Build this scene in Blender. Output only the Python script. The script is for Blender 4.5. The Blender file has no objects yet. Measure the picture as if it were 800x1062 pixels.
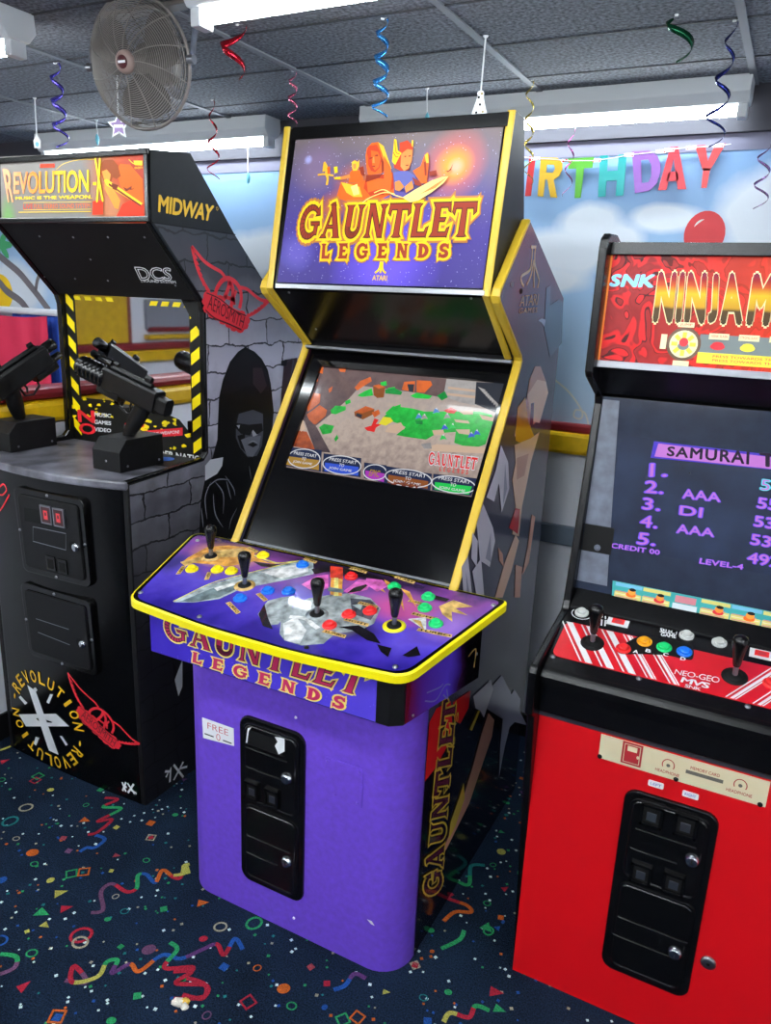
import bpy, math, random
from mathutils import Vector, Matrix
random.seed(11)
scn = bpy.context.scene
COL = scn.collection
V3 = Vector
# ------------------------------------------------------------------ camera (survey of the photograph)
F_PX, AZ, PITCH, ROLL, CAM_H = 793.94, 0.47375, 0.270726, 0.042059, 1.6
FW = V3((-math.sin(AZ)*math.cos(PITCH), math.cos(AZ)*math.cos(PITCH), -math.sin(PITCH)))
_r0 = V3((math.cos(AZ), math.sin(AZ), 0)); _u0 = _r0.cross(FW)
RT = math.cos(ROLL)*_r0 + math.sin(ROLL)*_u0
UP = -math.sin(ROLL)*_r0 + math.cos(ROLL)*_u0
CAM = V3((0, 0, CAM_H))
cd = bpy.data.cameras.new('camera'); cam = bpy.data.objects.new('camera', cd); COL.objects.link(cam)
cd.sensor_fit = 'VERTICAL'; cd.sensor_height = 36.0; cd.lens = 36.0*F_PX/1062.0
cd.clip_start = 0.02; cd.clip_end = 60
m = Matrix((RT, UP, -FW)).transposed().to_4x4(); m.translation = CAM
cam.matrix_world = m
scn.camera = cam
def ray(x, y): return FW + (x-400)/F_PX*RT - (y-531)/F_PX*UP
def hit(x, y, ax, val):
    "point where the sight line of a measured spot meets an axis plane"
    d = ray(x, y); return CAM + d*((val-CAM[ax])/d[ax])

# ------------------------------------------------------------------ materials
def lin(c):
    out = []
    for v in c[:3]:
        v = v/255.0
        out.append(v/12.92 if v <= 0.04045 else ((v+0.055)/1.055)**2.4)
    return (*out, 1.0)
MATS = {}; EM = .16      # printed and lit signs give off this share of their nominal glow
def mat(name, col, rough=0.5, metal=0.0, emit=0.0, coat=0.0, ecol=None, noise=0.0, nscale=30, bump=0.0, bscale=200, alpha=1.0, spec=None, coat_rough=0.04):
    m = bpy.data.materials.new(name); m.use_nodes = True; MATS[name] = m
    nt = m.node_tree; b = nt.nodes['Principled BSDF']
    b.inputs['Base Color'].default_value = lin(col)
    b.inputs['Roughness'].default_value = rough; b.inputs['Metallic'].default_value = metal
    if spec is None and max(col) < 40: spec = .28
    if spec is not None: b.inputs['Specular IOR Level'].default_value = spec
    if coat: b.inputs['Coat Weight'].default_value = coat; b.inputs['Coat Roughness'].default_value = coat_rough
    if emit:
        b.inputs['Emission Color'].default_value = lin(ecol or col); b.inputs['Emission Strength'].default_value = emit if emit > 8 else emit*EM
    if noise or bump:
        tc = nt.nodes.new('ShaderNodeTexCoord'); n = nt.nodes.new('ShaderNodeTexNoise'); n.inputs['Scale'].default_value = nscale; n.inputs['Detail'].default_value = 5
        nt.links.new(tc.outputs['Object'], n.inputs['Vector'])
        if noise:
            r = nt.nodes.new('ShaderNodeValToRGB')
            r.color_ramp.elements[0].position = .3; r.color_ramp.elements[1].position = .7
            r.color_ramp.elements[0].color = lin([v*(1-noise) for v in col]); r.color_ramp.elements[1].color = lin([min(255, v*(1+noise)+4*noise) for v in col])
            nt.links.new(n.outputs['Fac'], r.inputs['Fac']); nt.links.new(r.outputs['Color'], b.inputs['Base Color'])
        if bump:
            n2 = nt.nodes.new('ShaderNodeTexNoise'); n2.inputs['Scale'].default_value = bscale; n2.inputs['Detail'].default_value = 3
            nt.links.new(tc.outputs['Object'], n2.inputs['Vector'])
            bp = nt.nodes.new('ShaderNodeBump'); bp.inputs['Strength'].default_value = bump; bp.inputs['Distance'].default_value = .003
            nt.links.new(n2.outputs['Fac'], bp.inputs['Height']); nt.links.new(bp.outputs['Normal'], b.inputs['Normal'])
    return m
def art(name, stops, axis=2, rough=0.35, emit=0.0, coat=0.0, wob=0.12, nscale=9.0, mode='ramp', spots=None, speck=None, coat_rough=0.04, soft=(1.3, .55)):
    """printed art: a colour ramp along one axis of the object's own box, wobbled by noise; spots = [(centre, radius, colour)] soft printed blobs;
       speck = (density, colour) printed star dust"""
    m = bpy.data.materials.new(name); m.use_nodes = True; MATS[name] = m
    nt = m.node_tree; N = nt.nodes.new; L = nt.links.new; b = nt.nodes['Principled BSDF']
    tc = N('ShaderNodeTexCoord'); sp = N('ShaderNodeSeparateXYZ'); L(tc.outputs['Generated'], sp.inputs[0])
    n = N('ShaderNodeTexNoise'); n.inputs['Scale'].default_value = nscale; n.inputs['Detail'].default_value = 6
    L(tc.outputs['Object'], n.inputs['Vector'])
    mm = N('ShaderNodeMath'); mm.operation = 'MULTIPLY_ADD'; L(n.outputs['Fac'], mm.inputs[0]); mm.inputs[1].default_value = 2*wob; 
    sb = N('ShaderNodeMath'); sb.operation = 'SUBTRACT'; L(sp.outputs[axis], sb.inputs[0]); sb.inputs[1].default_value = wob
    L(sb.outputs[0], mm.inputs[2])
    r = N('ShaderNodeValToRGB'); e = r.color_ramp.elements
    e[0].position = stops[0][0]; e[0].color = lin(stops[0][1]); e[1].position = stops[-1][0]; e[1].color = lin(stops[-1][1])
    for p, c in stops[1:-1]:
        k = e.new(p); k.color = lin(c)
    L(mm.outputs[0], r.inputs['Fac']); out = r.outputs['Color']
    for c0, rad, colr in spots or ():
        d = N('ShaderNodeVectorMath'); d.operation = 'SUBTRACT'; L(tc.outputs['Generated'], d.inputs[0]); d.inputs[1].default_value = c0
        s = N('ShaderNodeVectorMath'); s.operation = 'MULTIPLY'; L(d.outputs[0], s.inputs[0]); s.inputs[1].default_value = [1/q if q else 0 for q in rad]
        ln = N('ShaderNodeVectorMath'); ln.operation = 'LENGTH'; L(s.outputs[0], ln.inputs[0])
        ad = N('ShaderNodeMath'); ad.operation = 'MULTIPLY_ADD'; L(n.outputs['Fac'], ad.inputs[0]); ad.inputs[1].default_value = .5; L(ln.outputs['Value'], ad.inputs[2])
        mr = N('ShaderNodeMapRange'); mr.inputs[1].default_value = soft[0]; mr.inputs[2].default_value = soft[1]; L(ad.outputs[0], mr.inputs[0])
        mx = N('ShaderNodeMix'); mx.data_type = 'RGBA'; L(mr.outputs[0], mx.inputs[0]); L(out, mx.inputs[6]); mx.inputs[7].default_value = lin(colr); out = mx.outputs[2]
    if speck:
        vo = N('ShaderNodeTexVoronoi'); vo.inputs['Scale'].default_value = speck[0]; L(tc.outputs['Object'], vo.inputs['Vector'])
        cr = N('ShaderNodeMapRange'); cr.inputs[1].default_value = .16; cr.inputs[2].default_value = .08; L(vo.outputs['Distance'], cr.inputs[0])
        wn = N('ShaderNodeSeparateColor'); L(vo.outputs['Color'], wn.inputs[0])
        gt = N('ShaderNodeMath'); gt.operation = 'GREATER_THAN'; L(wn.outputs[0], gt.inputs[0]); gt.inputs[1].default_value = .55
        mu = N('ShaderNodeMath'); mu.operation = 'MULTIPLY'; L(cr.outputs[0], mu.inputs[0]); L(gt.outputs[0], mu.inputs[1])
        mx = N('ShaderNodeMix'); mx.data_type = 'RGBA'; L(mu.outputs[0], mx.inputs[0]); L(out, mx.inputs[6]); mx.inputs[7].default_value = lin(speck[1]); out = mx.outputs[2]
    L(out, b.inputs['Base Color']); b.inputs['Roughness'].default_value = rough; b.inputs['Specular IOR Level'].default_value = .3
    if coat: b.inputs['Coat Weight'].default_value = coat; b.inputs['Coat Roughness'].default_value = coat_rough
    if emit: L(out, b.inputs['Emission Color']); b.inputs['Emission Strength'].default_value = emit*EM
    return m

# ------------------------------------------------------------------ surfaces that printed art and doors lie on
class Surf:
    def __init__(s, O, U, V): s.O = V3(O); s.U = V3(U).normalized(); s.V = V3(V).normalized(); s.N = s.U.cross(s.V).normalized()
    def px(s, x, y):
        d = ray(x, y); t = (s.O-CAM).dot(s.N)/d.dot(s.N); p = CAM + d*t - s.O
        return (p.dot(s.U), p.dot(s.V))
    def pt(s, u, v, off=0.0): return s.O + s.U*u + s.V*v + s.N*off
class Bow(Surf):
    "upright front that bows out towards the player; u = x, v = z"
    def __init__(s, f): s.f = f; s.O = V3((0,0,0)); s.U = V3((1,0,0)); s.V = V3((0,0,1)); s.N = V3((0,-1,0))
    def px(s, x, y):
        Y = 1.52
        for _ in range(8):
            p = hit(x, y, 1, Y); Y = s.f(p.x, p.z)
        return (p.x, p.z)
    def pt(s, u, v, off=0.0): return V3((u, s.f(u, v)-off, v))
def P(s, pts): return [s.px(*p) for p in pts]

# ------------------------------------------------------------------ mesh builder
WORLD = {}
class MB:
    def __init__(s): s.v = []; s.f = []; s.m = []; s.mats = []; s.sm = []
    def mi(s, m):
        if isinstance(m, str): m = MATS[m]
        if m not in s.mats: s.mats.append(m)
        return s.mats.index(m)
    def face(s, pts, m, smooth=False):
        i = len(s.v); s.v += [V3(p) for p in pts]; s.f.append(list(range(i, i+len(pts)))); s.m.append(s.mi(m)); s.sm.append(smooth)
    def mesh(s, vs, fs, m, smooth=False):
        i = len(s.v); s.v += [V3(p) for p in vs]; k = s.mi(m)
        for f in fs: s.f.append([i+j for j in f]); s.m.append(k); s.sm.append(smooth)
        return s
    def box(s, x0, x1, y0, y1, z0, z1, m):
        vs = [(x, y, z) for z in (z0, z1) for y in (y0, y1) for x in (x0, x1)]
        return s.mesh(vs, [(0,2,3,1),(4,5,7,6),(0,1,5,4),(2,6,7,3),(0,4,6,2),(1,3,7,5)], m)
    def loft(s, rings, m, caps=True, smooth=False, closed=True):
        n = len(rings[0]); vs = [p for r in rings for p in r]; fs = []
        for a in range(len(rings)-1):
            for i in range(n if closed else n-1):
                j = (i+1) % n; fs.append((a*n+i, a*n+j, (a+1)*n+j, (a+1)*n+i))
        s.mesh(vs, fs, m, smooth)
        if caps:
            s.mesh(rings[0], [tuple(reversed(range(n)))], m); s.mesh(rings[-1], [tuple(range(n))], m)
        return s
    def prism(s, prof, x0, x1, m):
        "profile of (y, z) points swept along x"
        return s.loft([[(x0, y, z) for y, z in prof], [(x1, y, z) for y, z in prof]], m)
    def plan(s, poly, z0, z1, m):
        "plan outline of (x, y) points raised from z0 to z1 (numbers or functions of x, y)"
        f = lambda z, x, y: z(x, y) if callable(z) else z
        return s.loft([[(x, y, f(z0, x, y)) for x, y in poly], [(x, y, f(z1, x, y)) for x, y in poly]], m)
    def poly(s, S, pts, m, off=.001): s.face([S.pt(u, v, off) for u, v in pts], m); return s
    def slab(s, S, pts, m, o0=0.0, o1=.004): 
        return s.loft([[S.pt(u, v, o0) for u, v in pts], [S.pt(u, v, o1) for u, v in pts]], m)
    def line(s, S, pts, w, m, off=.001, closed=False, taper=False):
        "printed stroke along a path of surface points"
        n = len(pts); L = []; R = []
        for i in range(n):
            a = pts[(i-1) % n if closed else max(i-1, 0)]; b = pts[(i+1) % n if closed else min(i+1, n-1)]
            dx, dy = b[0]-a[0], b[1]-a[1]; l = math.hypot(dx, dy) or 1
            ww = w*(.15+.85*math.sin(math.pi*(i+.0)/(n-1))) if taper else w
            nx, ny = -dy/l*ww/2, dx/l*ww/2
            L.append(S.pt(pts[i][0]+nx, pts[i][1]+ny, off)); R.append(S.pt(pts[i][0]-nx, pts[i][1]-ny, off))
        vs = L+R; fs = [(n+i, n+(i+1) % n, (i+1) % n, i) for i in range(n if closed else n-1)]
        return s.mesh(vs, fs, m)
    def tube(s, path, r, m, n=8, caps=True, closed=False):
        path = [V3(p) for p in path]; rings = []; k = len(path); ref = None
        for i, p in enumerate(path):
            if closed: t = path[(i+1) % k]-path[i-1]
            else: t = path[min(i+1, k-1)]-path[max(i-1, 0)]
            t.normalize()
            if ref is None:
                ref = t.orthogonal().normalized()
            ref = (ref - t*ref.dot(t)).normalized(); b = t.cross(ref)
            rr = r[i] if isinstance(r, (list, tuple)) else r
            rings.append([p + (ref*math.cos(2*math.pi*j/n) + b*math.sin(2*math.pi*j/n))*rr for j in range(n)])
        if closed: rings.append(rings[0]); return s.loft(rings, m, False, True)
        return s.loft(rings, m, caps, True)
    def lathe(s, prof, O, A, m, n=20, smooth=True):
        "profile of (radius, height) about axis A from O"
        A = V3(A).normalized(); a = A.orthogonal().normalized(); b = A.cross(a); O = V3(O)
        return s.loft([[O + A*h + (a*math.cos(2*math.pi*j/n)+b*math.sin(2*math.pi*j/n))*r for j in range(n)] for r, h in prof], m, True, smooth)
    def build(s, name, parent=None, bevel=0.0, base=False, seg=2):
        lo = [min(v[i] for v in s.v) for i in range(3)]; hi = [max(v[i] for v in s.v) for i in range(3)]
        o0 = V3([(a+b)/2 for a, b in zip(lo, hi)]); 
        if parent is None: o0.z = lo[2]
        me = bpy.data.meshes.new(name); me.from_pydata([tuple(v-o0) for v in s.v], [], s.f)
        for mm in s.mats: me.materials.append(mm)
        for p, k, q in zip(me.polygons, s.m, s.sm): p.material_index = k; p.use_smooth = q
        me.update()
        ob = bpy.data.objects.new(name, me); COL.objects.link(ob)
        if parent is not None: ob.parent = parent; ob.location = o0 - WORLD[parent.name]
        else: ob.location = o0
        WORLD[ob.name] = o0
        if bevel:
            import bmesh
            bm = bmesh.new(); bm.from_mesh(me); bmesh.ops.remove_doubles(bm, verts=bm.verts, dist=1e-5); bmesh.ops.recalc_face_normals(bm, faces=bm.faces); bm.to_mesh(me); bm.free()
            bv = ob.modifiers.new('bevel', 'BEVEL'); bv.width = bevel; bv.segments = seg; bv.limit_method = 'ANGLE'; bv.angle_limit = math.radians(40)
        return ob
def tag(o, label=None, cat=None, group=None, kind=None):
    if label: o['label'] = label
    if cat: o['category'] = cat
    if group: o['group'] = group
    if kind: o['kind'] = kind
    return o
def empty(name, loc, label=None, cat=None, group=None):
    o = bpy.data.objects.new(name, None); COL.objects.link(o); o.location = loc; o.empty_display_size = .1; WORLD[o.name] = V3(loc)
    return tag(o, label, cat, group)
def rrect(u0, v0, u1, v1, r, n=5):
    out = []
    for cx, cy, a0 in ((u1-r, v0+r, -90), (u1-r, v1-r, 0), (u0+r, v1-r, 90), (u0+r, v0+r, 180)):
        for i in range(n+1):
            a = math.radians(a0+90*i/n); out.append((cx+r*math.cos(a), cy+r*math.sin(a)))
    return out
def ell(cu, cv, a, b=None, n=20, rot=0):
    b = a if b is None else b; c, s_ = math.cos(rot), math.sin(rot); out = []
    for i in range(n):
        t = 2*math.pi*i/n; x, y = a*math.cos(t), b*math.sin(t); out.append((cu+x*c-y*s_, cv+x*s_+y*c))
    return out
def arc(cx, cy, a, b, t0, t1, n=14): return [(cx+a*math.cos(math.radians(t0+(t1-t0)*i/n)), cy+b*math.sin(math.radians(t0+(t1-t0)*i/n))) for i in range(n+1)]
def smoothpath(pts, n=6):
    out = []
    for i in range(len(pts)-1):
        p0 = pts[max(i-1, 0)]; p1 = pts[i]; p2 = pts[i+1]; p3 = pts[min(i+2, len(pts)-1)]
        for k in range(n):
            t = k/n
            out.append(tuple(.5*((2*b)+(-a+c)*t+(2*a-5*b+4*c-d)*t*t+(-a+3*b-3*c+d)*t**3) for a, b, c, d in zip(p0, p1, p2, p3)))
    out.append(pts[-1]); return out
# ------------------------------------------------------------------ lettering
_tc = {}
def glyphs(txt, bold=0.0, spacing=1.0):
    k = (txt, bold, spacing)
    if k in _tc: return _tc[k]
    if bold > 0:          # embolden by overlaying shifted copies: keeps sharp inner corners of capitals whole
        v0, f0 = glyphs(txt, 0.0, spacing); vs = []; fs = []
        for i in range(8):
            dx, dy = bold*math.cos(i*math.pi/4), bold*math.sin(i*math.pi/4); o = len(vs)
            vs += [(x+dx, y+dy) for x, y in v0]; fs += [tuple(o+j for j in f) for f in f0]
        fs += [tuple(f) for f in f0]; _tc[k] = (vs, fs); return _tc[k]
    cu = bpy.data.curves.new('lettering', 'FONT'); cu.body = txt; cu.offset = bold; cu.space_character = spacing; cu.resolution_u = 3; cu.fill_mode = 'FRONT'
    ob = bpy.data.objects.new('lettering', cu); COL.objects.link(ob)
    dg = bpy.context.evaluated_depsgraph_get(); dg.update(); me = ob.evaluated_get(dg).to_mesh()
    vs = [(v.co.x, v.co.y) for v in me.vertices]; fs = [tuple(p.vertices) for p in me.polygons]
    ob.evaluated_get(dg).to_mesh_clear(); bpy.data.objects.remove(ob); bpy.data.curves.remove(cu)
    _tc[k] = (vs, fs); return _tc[k]
def bil(q, s, t):
    (a, b, c, d) = q    # bl br tr tl
    return tuple((1-s)*(1-t)*a[i]+s*(1-t)*b[i]+s*t*c[i]+(1-s)*t*d[i] for i in (0, 1))
def text(mb, S, txt, q, m, off=.0015, bold=0.0, spacing=1.0, warp=None):
    "lettering fitted into a quad (bl, br, tr, tl) of surface coordinates"
    v0, _ = glyphs(txt, 0.0, spacing); vs, fs = glyphs(txt, bold, spacing)
    x0 = min(v[0] for v in v0); x1 = max(v[0] for v in v0); y0 = min(v[1] for v in v0); y1 = max(v[1] for v in v0)
    pts = []
    for i, (x, y) in enumerate(vs):
        s_, t = (x-x0)/(x1-x0), (y-y0)/(y1-y0)
        if warp: s_, t = warp(s_, t)
        pts.append(S.pt(*bil(q, s_, t), off+(i//len(v0))*2e-5))
    mb.mesh(pts, fs, m); return mb
def caps(mb, S, word, q, m, off=.0015, bold=0.0, gap=.34):
    "capitals each fitted to the full cap height of the quad"
    ws = []
    for c in word:
        v0, _ = glyphs(c); h = max(v[1] for v in v0)-min(v[1] for v in v0); ws.append((max(v[0] for v in v0)-min(v[0] for v in v0))/(h if c != 'J' else h*.8))
    tot = sum(ws)+gap*(len(word)-1); x = 0
    for c, w in zip(word, ws):
        text(mb, S, c, [bil(q, x/tot, 0), bil(q, (x+w)/tot, 0), bil(q, (x+w)/tot, 1), bil(q, x/tot, 1)], m, off, bold); x += w+gap
    return mb
def rectq(u0, v0, u1, v1): return [(u0, v0), (u1, v0), (u1, v1), (u0, v1)]
# fantasy serif capitals drawn as convex pieces in a unit box
def _st(x0, y0, x1, y1, w0, w1=None):
    w1 = w0 if w1 is None else w1; dx, dy = x1-x0, y1-y0; l = math.hypot(dx, dy); nx, ny = -dy/l, dx/l
    return [(x0-nx*w0/2, y0-ny*w0/2), (x1-nx*w1/2, y1-ny*w1/2), (x1+nx*w1/2, y1+ny*w1/2), (x0+nx*w0/2, y0+ny*w0/2)]
def _ring(cx, cy, a, b, t0, t1, wf, n=16):
    out = []
    for i in range(n):
        qa = []
        for k in (i, i+1):
            t = math.radians(t0+(t1-t0)*k/n); w = wf(k/n); qa.append(((cx+(a)*math.cos(t), cy+(b)*math.sin(t)), (cx+(a-w)*math.cos(t), cy+(b-w)*math.sin(t))))
        out.append([qa[0][0], qa[1][0], qa[1][1], qa[0][1]])
    return out
def _serif(x, y, up, w=.30, h=.09): 
    return [(x-w/2, y), (x+w/2, y), (x+w/4, y+h*up), (x-w/4, y+h*up)]
FANT = {
 'G': (1.05, _ring(.52, .5, .5, .54, 42, 330, lambda t: .10+.12*math.sin(math.pi*t)) + [[(.62,.40),(1.05,.40),(1.02,.50),(.58,.50)], [(.80,.10),(.96,.10),(.96,.42),(.80,.42)], [(.80,.70),(1.0,.72),(.93,1.0),(.86,.90)]]),
 'A': (1.0, [_st(.18,.02,.48,1.0,.10,.06), [(.36,1.02),(.56,1.02),(.96,.02),(.70,.02)], [(.26,.30),(.72,.30),(.70,.38),(.28,.38)], _serif(.17,0,1), _serif(.82,0,1,.36), [(.30,1.02),(.58,1.02),(.52,1.10),(.36,1.06)]]),
 'U': (.95, [[(.12,.98),(.36,.98),(.36,.32),(.12,.32)], [(.72,.98),(.84,.98),(.84,.32),(.72,.32)]] + _ring(.48,.33,.36,.35,180,360,lambda t:.24-.12*t) + [_serif(.24,1,-1,.4), _serif(.78,1,-1,.32)]),
 'N': (1.0, [[(.14,0),(.27,0),(.27,1),(.14,1)], [(.76,0),(.89,0),(.89,1),(.76,1)], [(.12,1.03),(.36,1.03),(.90,0),(.70,0)], _serif(.2,0,1), _serif(.82,1,-1,.34)]),
 'T': (.92, [[(.34,0),(.60,0),(.57,.92),(.37,.92)], [(.02,.84),(.94,.84),(.98,1.02),(-.02,1.02)], [(-.02,1.02),(.1,.88),(.06,.66),(-.04,.74)], [(.98,1.02),(.86,.88),(.90,.66),(1.0,.74)], _serif(.47,0,1,.44)]),
 'L': (.82, [[(.14,.02),(.38,.02),(.36,1),(.16,1)], [(.14,0),(.80,0),(.74,.13),(.14,.13)], [(.80,0),(.86,.30),(.76,.26),(.70,.1)], _serif(.26,1,-1,.42)]),
 'E': (.85, [[(.14,0),(.38,0),(.38,1),(.14,1)], [(.04,0),(.80,0),(.76,.13),(.14,.13)], [(.80,0),(.86,.28),(.77,.24),(.70,.1)], [(.36,.46),(.62,.46),(.66,.56),(.36,.56)], [(.04,1.02),(.80,1.02),(.76,.88),(.14,.88)], [(.80,1.02),(.85,.74),(.76,.78),(.70,.92)]]),
 'D': (.95, [[(.12,0),(.36,0),(.36,1),(.12,1)]] + _ring(.34,.5,.56,.5,-90,90,lambda t:.12+.12*math.sin(math.pi*t)) + [_serif(.22,0,1,.4), _serif(.22,1,-1,.4)]),
 'S': (.8, _ring(.42,.73,.34,.29,30,265,lambda t:.12+.08*math.sin(math.pi*t)) + _ring(.40,.27,.36,.29,85,-150,lambda t:.13+.09*math.sin(math.pi*t)) + [[(.68,.72),(.78,.70),(.76,1.0),(.66,.9)], [(.02,0),(.12,.08),(.13,.3),(.02,.3)]]),
 'I': (.45, [[(.1,0),(.35,0),(.35,1),(.1,1)]]), 'R': (.95, [[(.12,0),(.36,0),(.36,1),(.12,1)]] + _ring(.34,.72,.5,.29,-90,90,lambda t:.14) + [[(.4,.48),(.56,.48),(.96,0),(.70,0)]]),
}
def _grow(poly, d):
    cx = sum(p[0] for p in poly)/len(poly); cy = sum(p[1] for p in poly)/len(poly); ar = sum(poly[i-1][0]*poly[i][1]-poly[i][0]*poly[i-1][1] for i in range(len(poly)))
    pts = poly if ar > 0 else poly[::-1]; n = len(pts); out = []
    for i in range(n):
        a, b, c = pts[i-1], pts[i], pts[(i+1) % n]
        e1 = (b[0]-a[0], b[1]-a[1]); e2 = (c[0]-b[0], c[1]-b[1]); l1 = math.hypot(*e1) or 1e-6; l2 = math.hypot(*e2) or 1e-6
        n1 = (e1[1]/l1, -e1[0]/l1); n2 = (e2[1]/l2, -e2[0]/l2); k = 1+n1[0]*n2[0]+n1[1]*n2[1]
        k = max(k, .45); out.append((b[0]+(n1[0]+n2[0])*d/k, b[1]+(n1[1]+n2[1])*d/k))
    return out
def fantasy(mb, S, word, q, m, off=.0015, grow=0.0, gap=.12, mfun=None):
    tot = sum(FANT[c][0] for c in word)+gap*(len(word)-1); x = 0
    for i, c in enumerate(word):
        w, polys = FANT[c]
        for k, p in enumerate(polys):
            pp = _grow(p, grow) if grow else p
            mb.face([S.pt(*bil(q, (x+a)/tot, b), off+(k % 7)*1.6e-5+(i % 2)*1.1e-4) for a, b in pp], m)
        x += w+gap
    return mb
# ================================================================== materials
mat('white_wall', (240,243,250), .6)
mat('grey_soffit', (62,62,70), .8)
mat('white_trim', (228,230,236), .5); mat('shading_grey', (104,104,126), .6)
mat('ceiling_black', (98,101,108), .85, noise=.42, nscale=110, bump=.6, bscale=160)
mat('grid_grey', (120,124,130), .6); mat('grid_dark', (40,41,46), .7)
mat('pad_red', (140,26,36), .38); mat('pad_yellow', (232,186,12), .38, noise=.06, nscale=20)
mat('base_black', (16,16,18), .5)
mat('grey_wall', (150,152,162), .6)
mat('fixture_white', (214,218,222), .4)
mat('tube_glow', (255,255,250), .4, emit=42.0, ecol=(246,252,255)); mat('tube_old', (255,255,250), .4, emit=26.0, ecol=(240,250,255))  # back-wall tubes dimmed to keep the wall unblown, added unseen ones brightened
mat('glossy_black', (7,7,8), .20, noise=.25, nscale=18)
mat('satin_black', (9,9,10), .22, bump=.04, bscale=350, spec=.45)
mat('board_black', (13,13,15), .5, bump=.2, bscale=400, noise=.2, nscale=40)
mat('dull_black', (8,8,9), .7)
mat('chrome', (205,208,214), .18, 1.0); mat('steel', (150,152,158), .35, 1.0)
mat('tmold_yellow', (200,166,44), .36)
mat('bright_yellow', (240,222,8), .34)
mat('purple_paint', (106,70,198), .42, noise=.05, nscale=60)
mat('white_print', (236,238,240), .5); mat('cream_print', (218,206,170), .5)
mat('red_print', (226,30,44), .5); mat('yellow_print', (242,190,28), .5); mat('black_print', (10,10,11), .5)
mat('dark_wire', (82,78,74), .4, .4)

# ================================================================== the setting
XL, XR, YF, YB, ZC = -5.0, 2.6, -2.8, 2.60, 2.22
def carpet():
    m = bpy.data.materials.new('carpet'); m.use_nodes = True; MATS['carpet'] = m
    nt = m.node_tree; N = nt.nodes.new; L = nt.links.new; b = nt.nodes['Principled BSDF']; b.inputs['Roughness'].default_value = .95; b.inputs['Specular IOR Level'].default_value = .1
    tc = N('ShaderNodeTexCoord'); n = N('ShaderNodeTexNoise'); n.inputs['Scale'].default_value = 260; n.inputs['Detail'].default_value = 4; L(tc.outputs['Object'], n.inputs['Vector'])
    n2 = N('ShaderNodeTexNoise'); n2.inputs['Scale'].default_value = 5; L(tc.outputs['Object'], n2.inputs['Vector'])
    r = N('ShaderNodeValToRGB'); r.color_ramp.elements[0].position = .3; r.color_ramp.elements[0].color = lin((5,9,18)); r.color_ramp.elements[1].position = .75; r.color_ramp.elements[1].color = lin((32,50,74))
    mx = N('ShaderNodeMath'); mx.operation = 'MULTIPLY_ADD'; L(n2.outputs['Fac'], mx.inputs[0]); mx.inputs[1].default_value = .35; 
    sb = N('ShaderNodeMath'); sb.operation = 'SUBTRACT'; L(n.outputs['Fac'], sb.inputs[0]); sb.inputs[1].default_value = .17; L(sb.outputs[0], mx.inputs[2])
    L(mx.outputs[0], r.inputs['Fac']); L(r.outputs['Color'], b.inputs['Base Color'])
    bp = N('ShaderNodeBump'); bp.inputs['Strength'].default_value = .6; bp.inputs['Distance'].default_value = .004; L(n.outputs['Fac'], bp.inputs['Height']); L(bp.outputs['Normal'], b.inputs['Normal'])
carpet()
CONF = dict(red=(196,44,66), orange=(226,112,44), yellow=(206,202,96), green=(52,176,106), blue=(40,96,184), purple=(112,66,128), teal=(40,140,140), pink=(190,80,90), cream=(196,190,160), dot=(186,214,204), mauve=(126,84,120))
for k, c in CONF.items(): mat('yarn_'+k, [v*(.74 if k != 'dot' else 1) for v in c], .95, noise=.25, nscale=300, spec=.1)
fl = MB(); fl.box(XL, XR, YF, YB, -.05, 0, 'carpet')
FS = Surf((0,0,0), (1,0,0), (0,1,0))
LV = [.0006]
def yarn(pts, c):
    fl.poly(FS, pts, 'yarn_'+c, LV[0]); LV[0] += 2e-7
def yline(pts, w, c): 
    fl.line(FS, pts, w, 'yarn_'+c, LV[0]); LV[0] += 2e-7
def squiggle(pix, cols, w=.0115):
    pts = smoothpath([FS.px(*p) for p in pix], 8); n = len(cols); k = len(pts)/n
    for i, c in enumerate(cols): yline(pts[int(i*k):min(len(pts), int((i+1)*k)+1)], w, c)
def q3(*pp): return [(x/2.667, 760+y/2.667) for x, y in pp]
def q8(*pp): return [(180+x/2.105, 680+y/2.105) for x, y in pp]
# streamers woven into the carpet where the photograph shows them
squiggle(q3((252,498),(285,490),(280,440),(310,418),(350,440),(378,430),(382,395),(405,392),(430,415),(450,380),(480,400),(500,400),(512,365),(522,390)), ['mauve','mauve','red','green','blue','orange','red','yellow'])
squiggle(q3((290,180),(325,185),(285,205),(335,210),(270,245),(310,240),(270,275),(243,282)), ['red','green','red','red'])
squiggle(q3((220,330),(240,318),(262,318),(290,295),(265,283)), ['blue','blue'])
squiggle(q3((180,685),(240,690),(205,645),(200,690),(270,675),(295,635),(325,630),(310,665),(360,640),(385,660),(450,615),(500,625),(560,600),(600,585),(620,615),(650,570),(672,600)), ['mauve','red','yellow','green','purple','orange','blue','purple','red','blue'])
squiggle(q3((470,580),(490,600),(455,650),(535,650),(495,690),(520,680),(570,700),(560,735),(505,725)), ['green','red','green','red','red'])
squiggle(q3((0,612),(45,620),(40,650),(0,668)), ['green','mauve'])
squiggle(q8((0,690),(40,690),(5,715),(70,720),(65,745),(0,750)), ['red','red'])
squiggle(q8((0,480),(25,475),(22,460),(35,455)), ['yellow'])
squiggle(q8((590,580),(615,560),(650,560),(640,545),(600,530),(610,520)), ['orange','orange','red'])
squiggle(q8((615,490),(645,500),(650,460),(680,458)), ['green','teal'])
squiggle(q8((585,640),(625,620),(635,600)), ['green'])
squiggle(q8((590,800),(605,780),(645,790),(660,765),(690,775)), ['yellow','red','green'])
squiggle(q8((350,730),(375,720),(395,695),(420,705)), ['blue','purple'])
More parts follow.
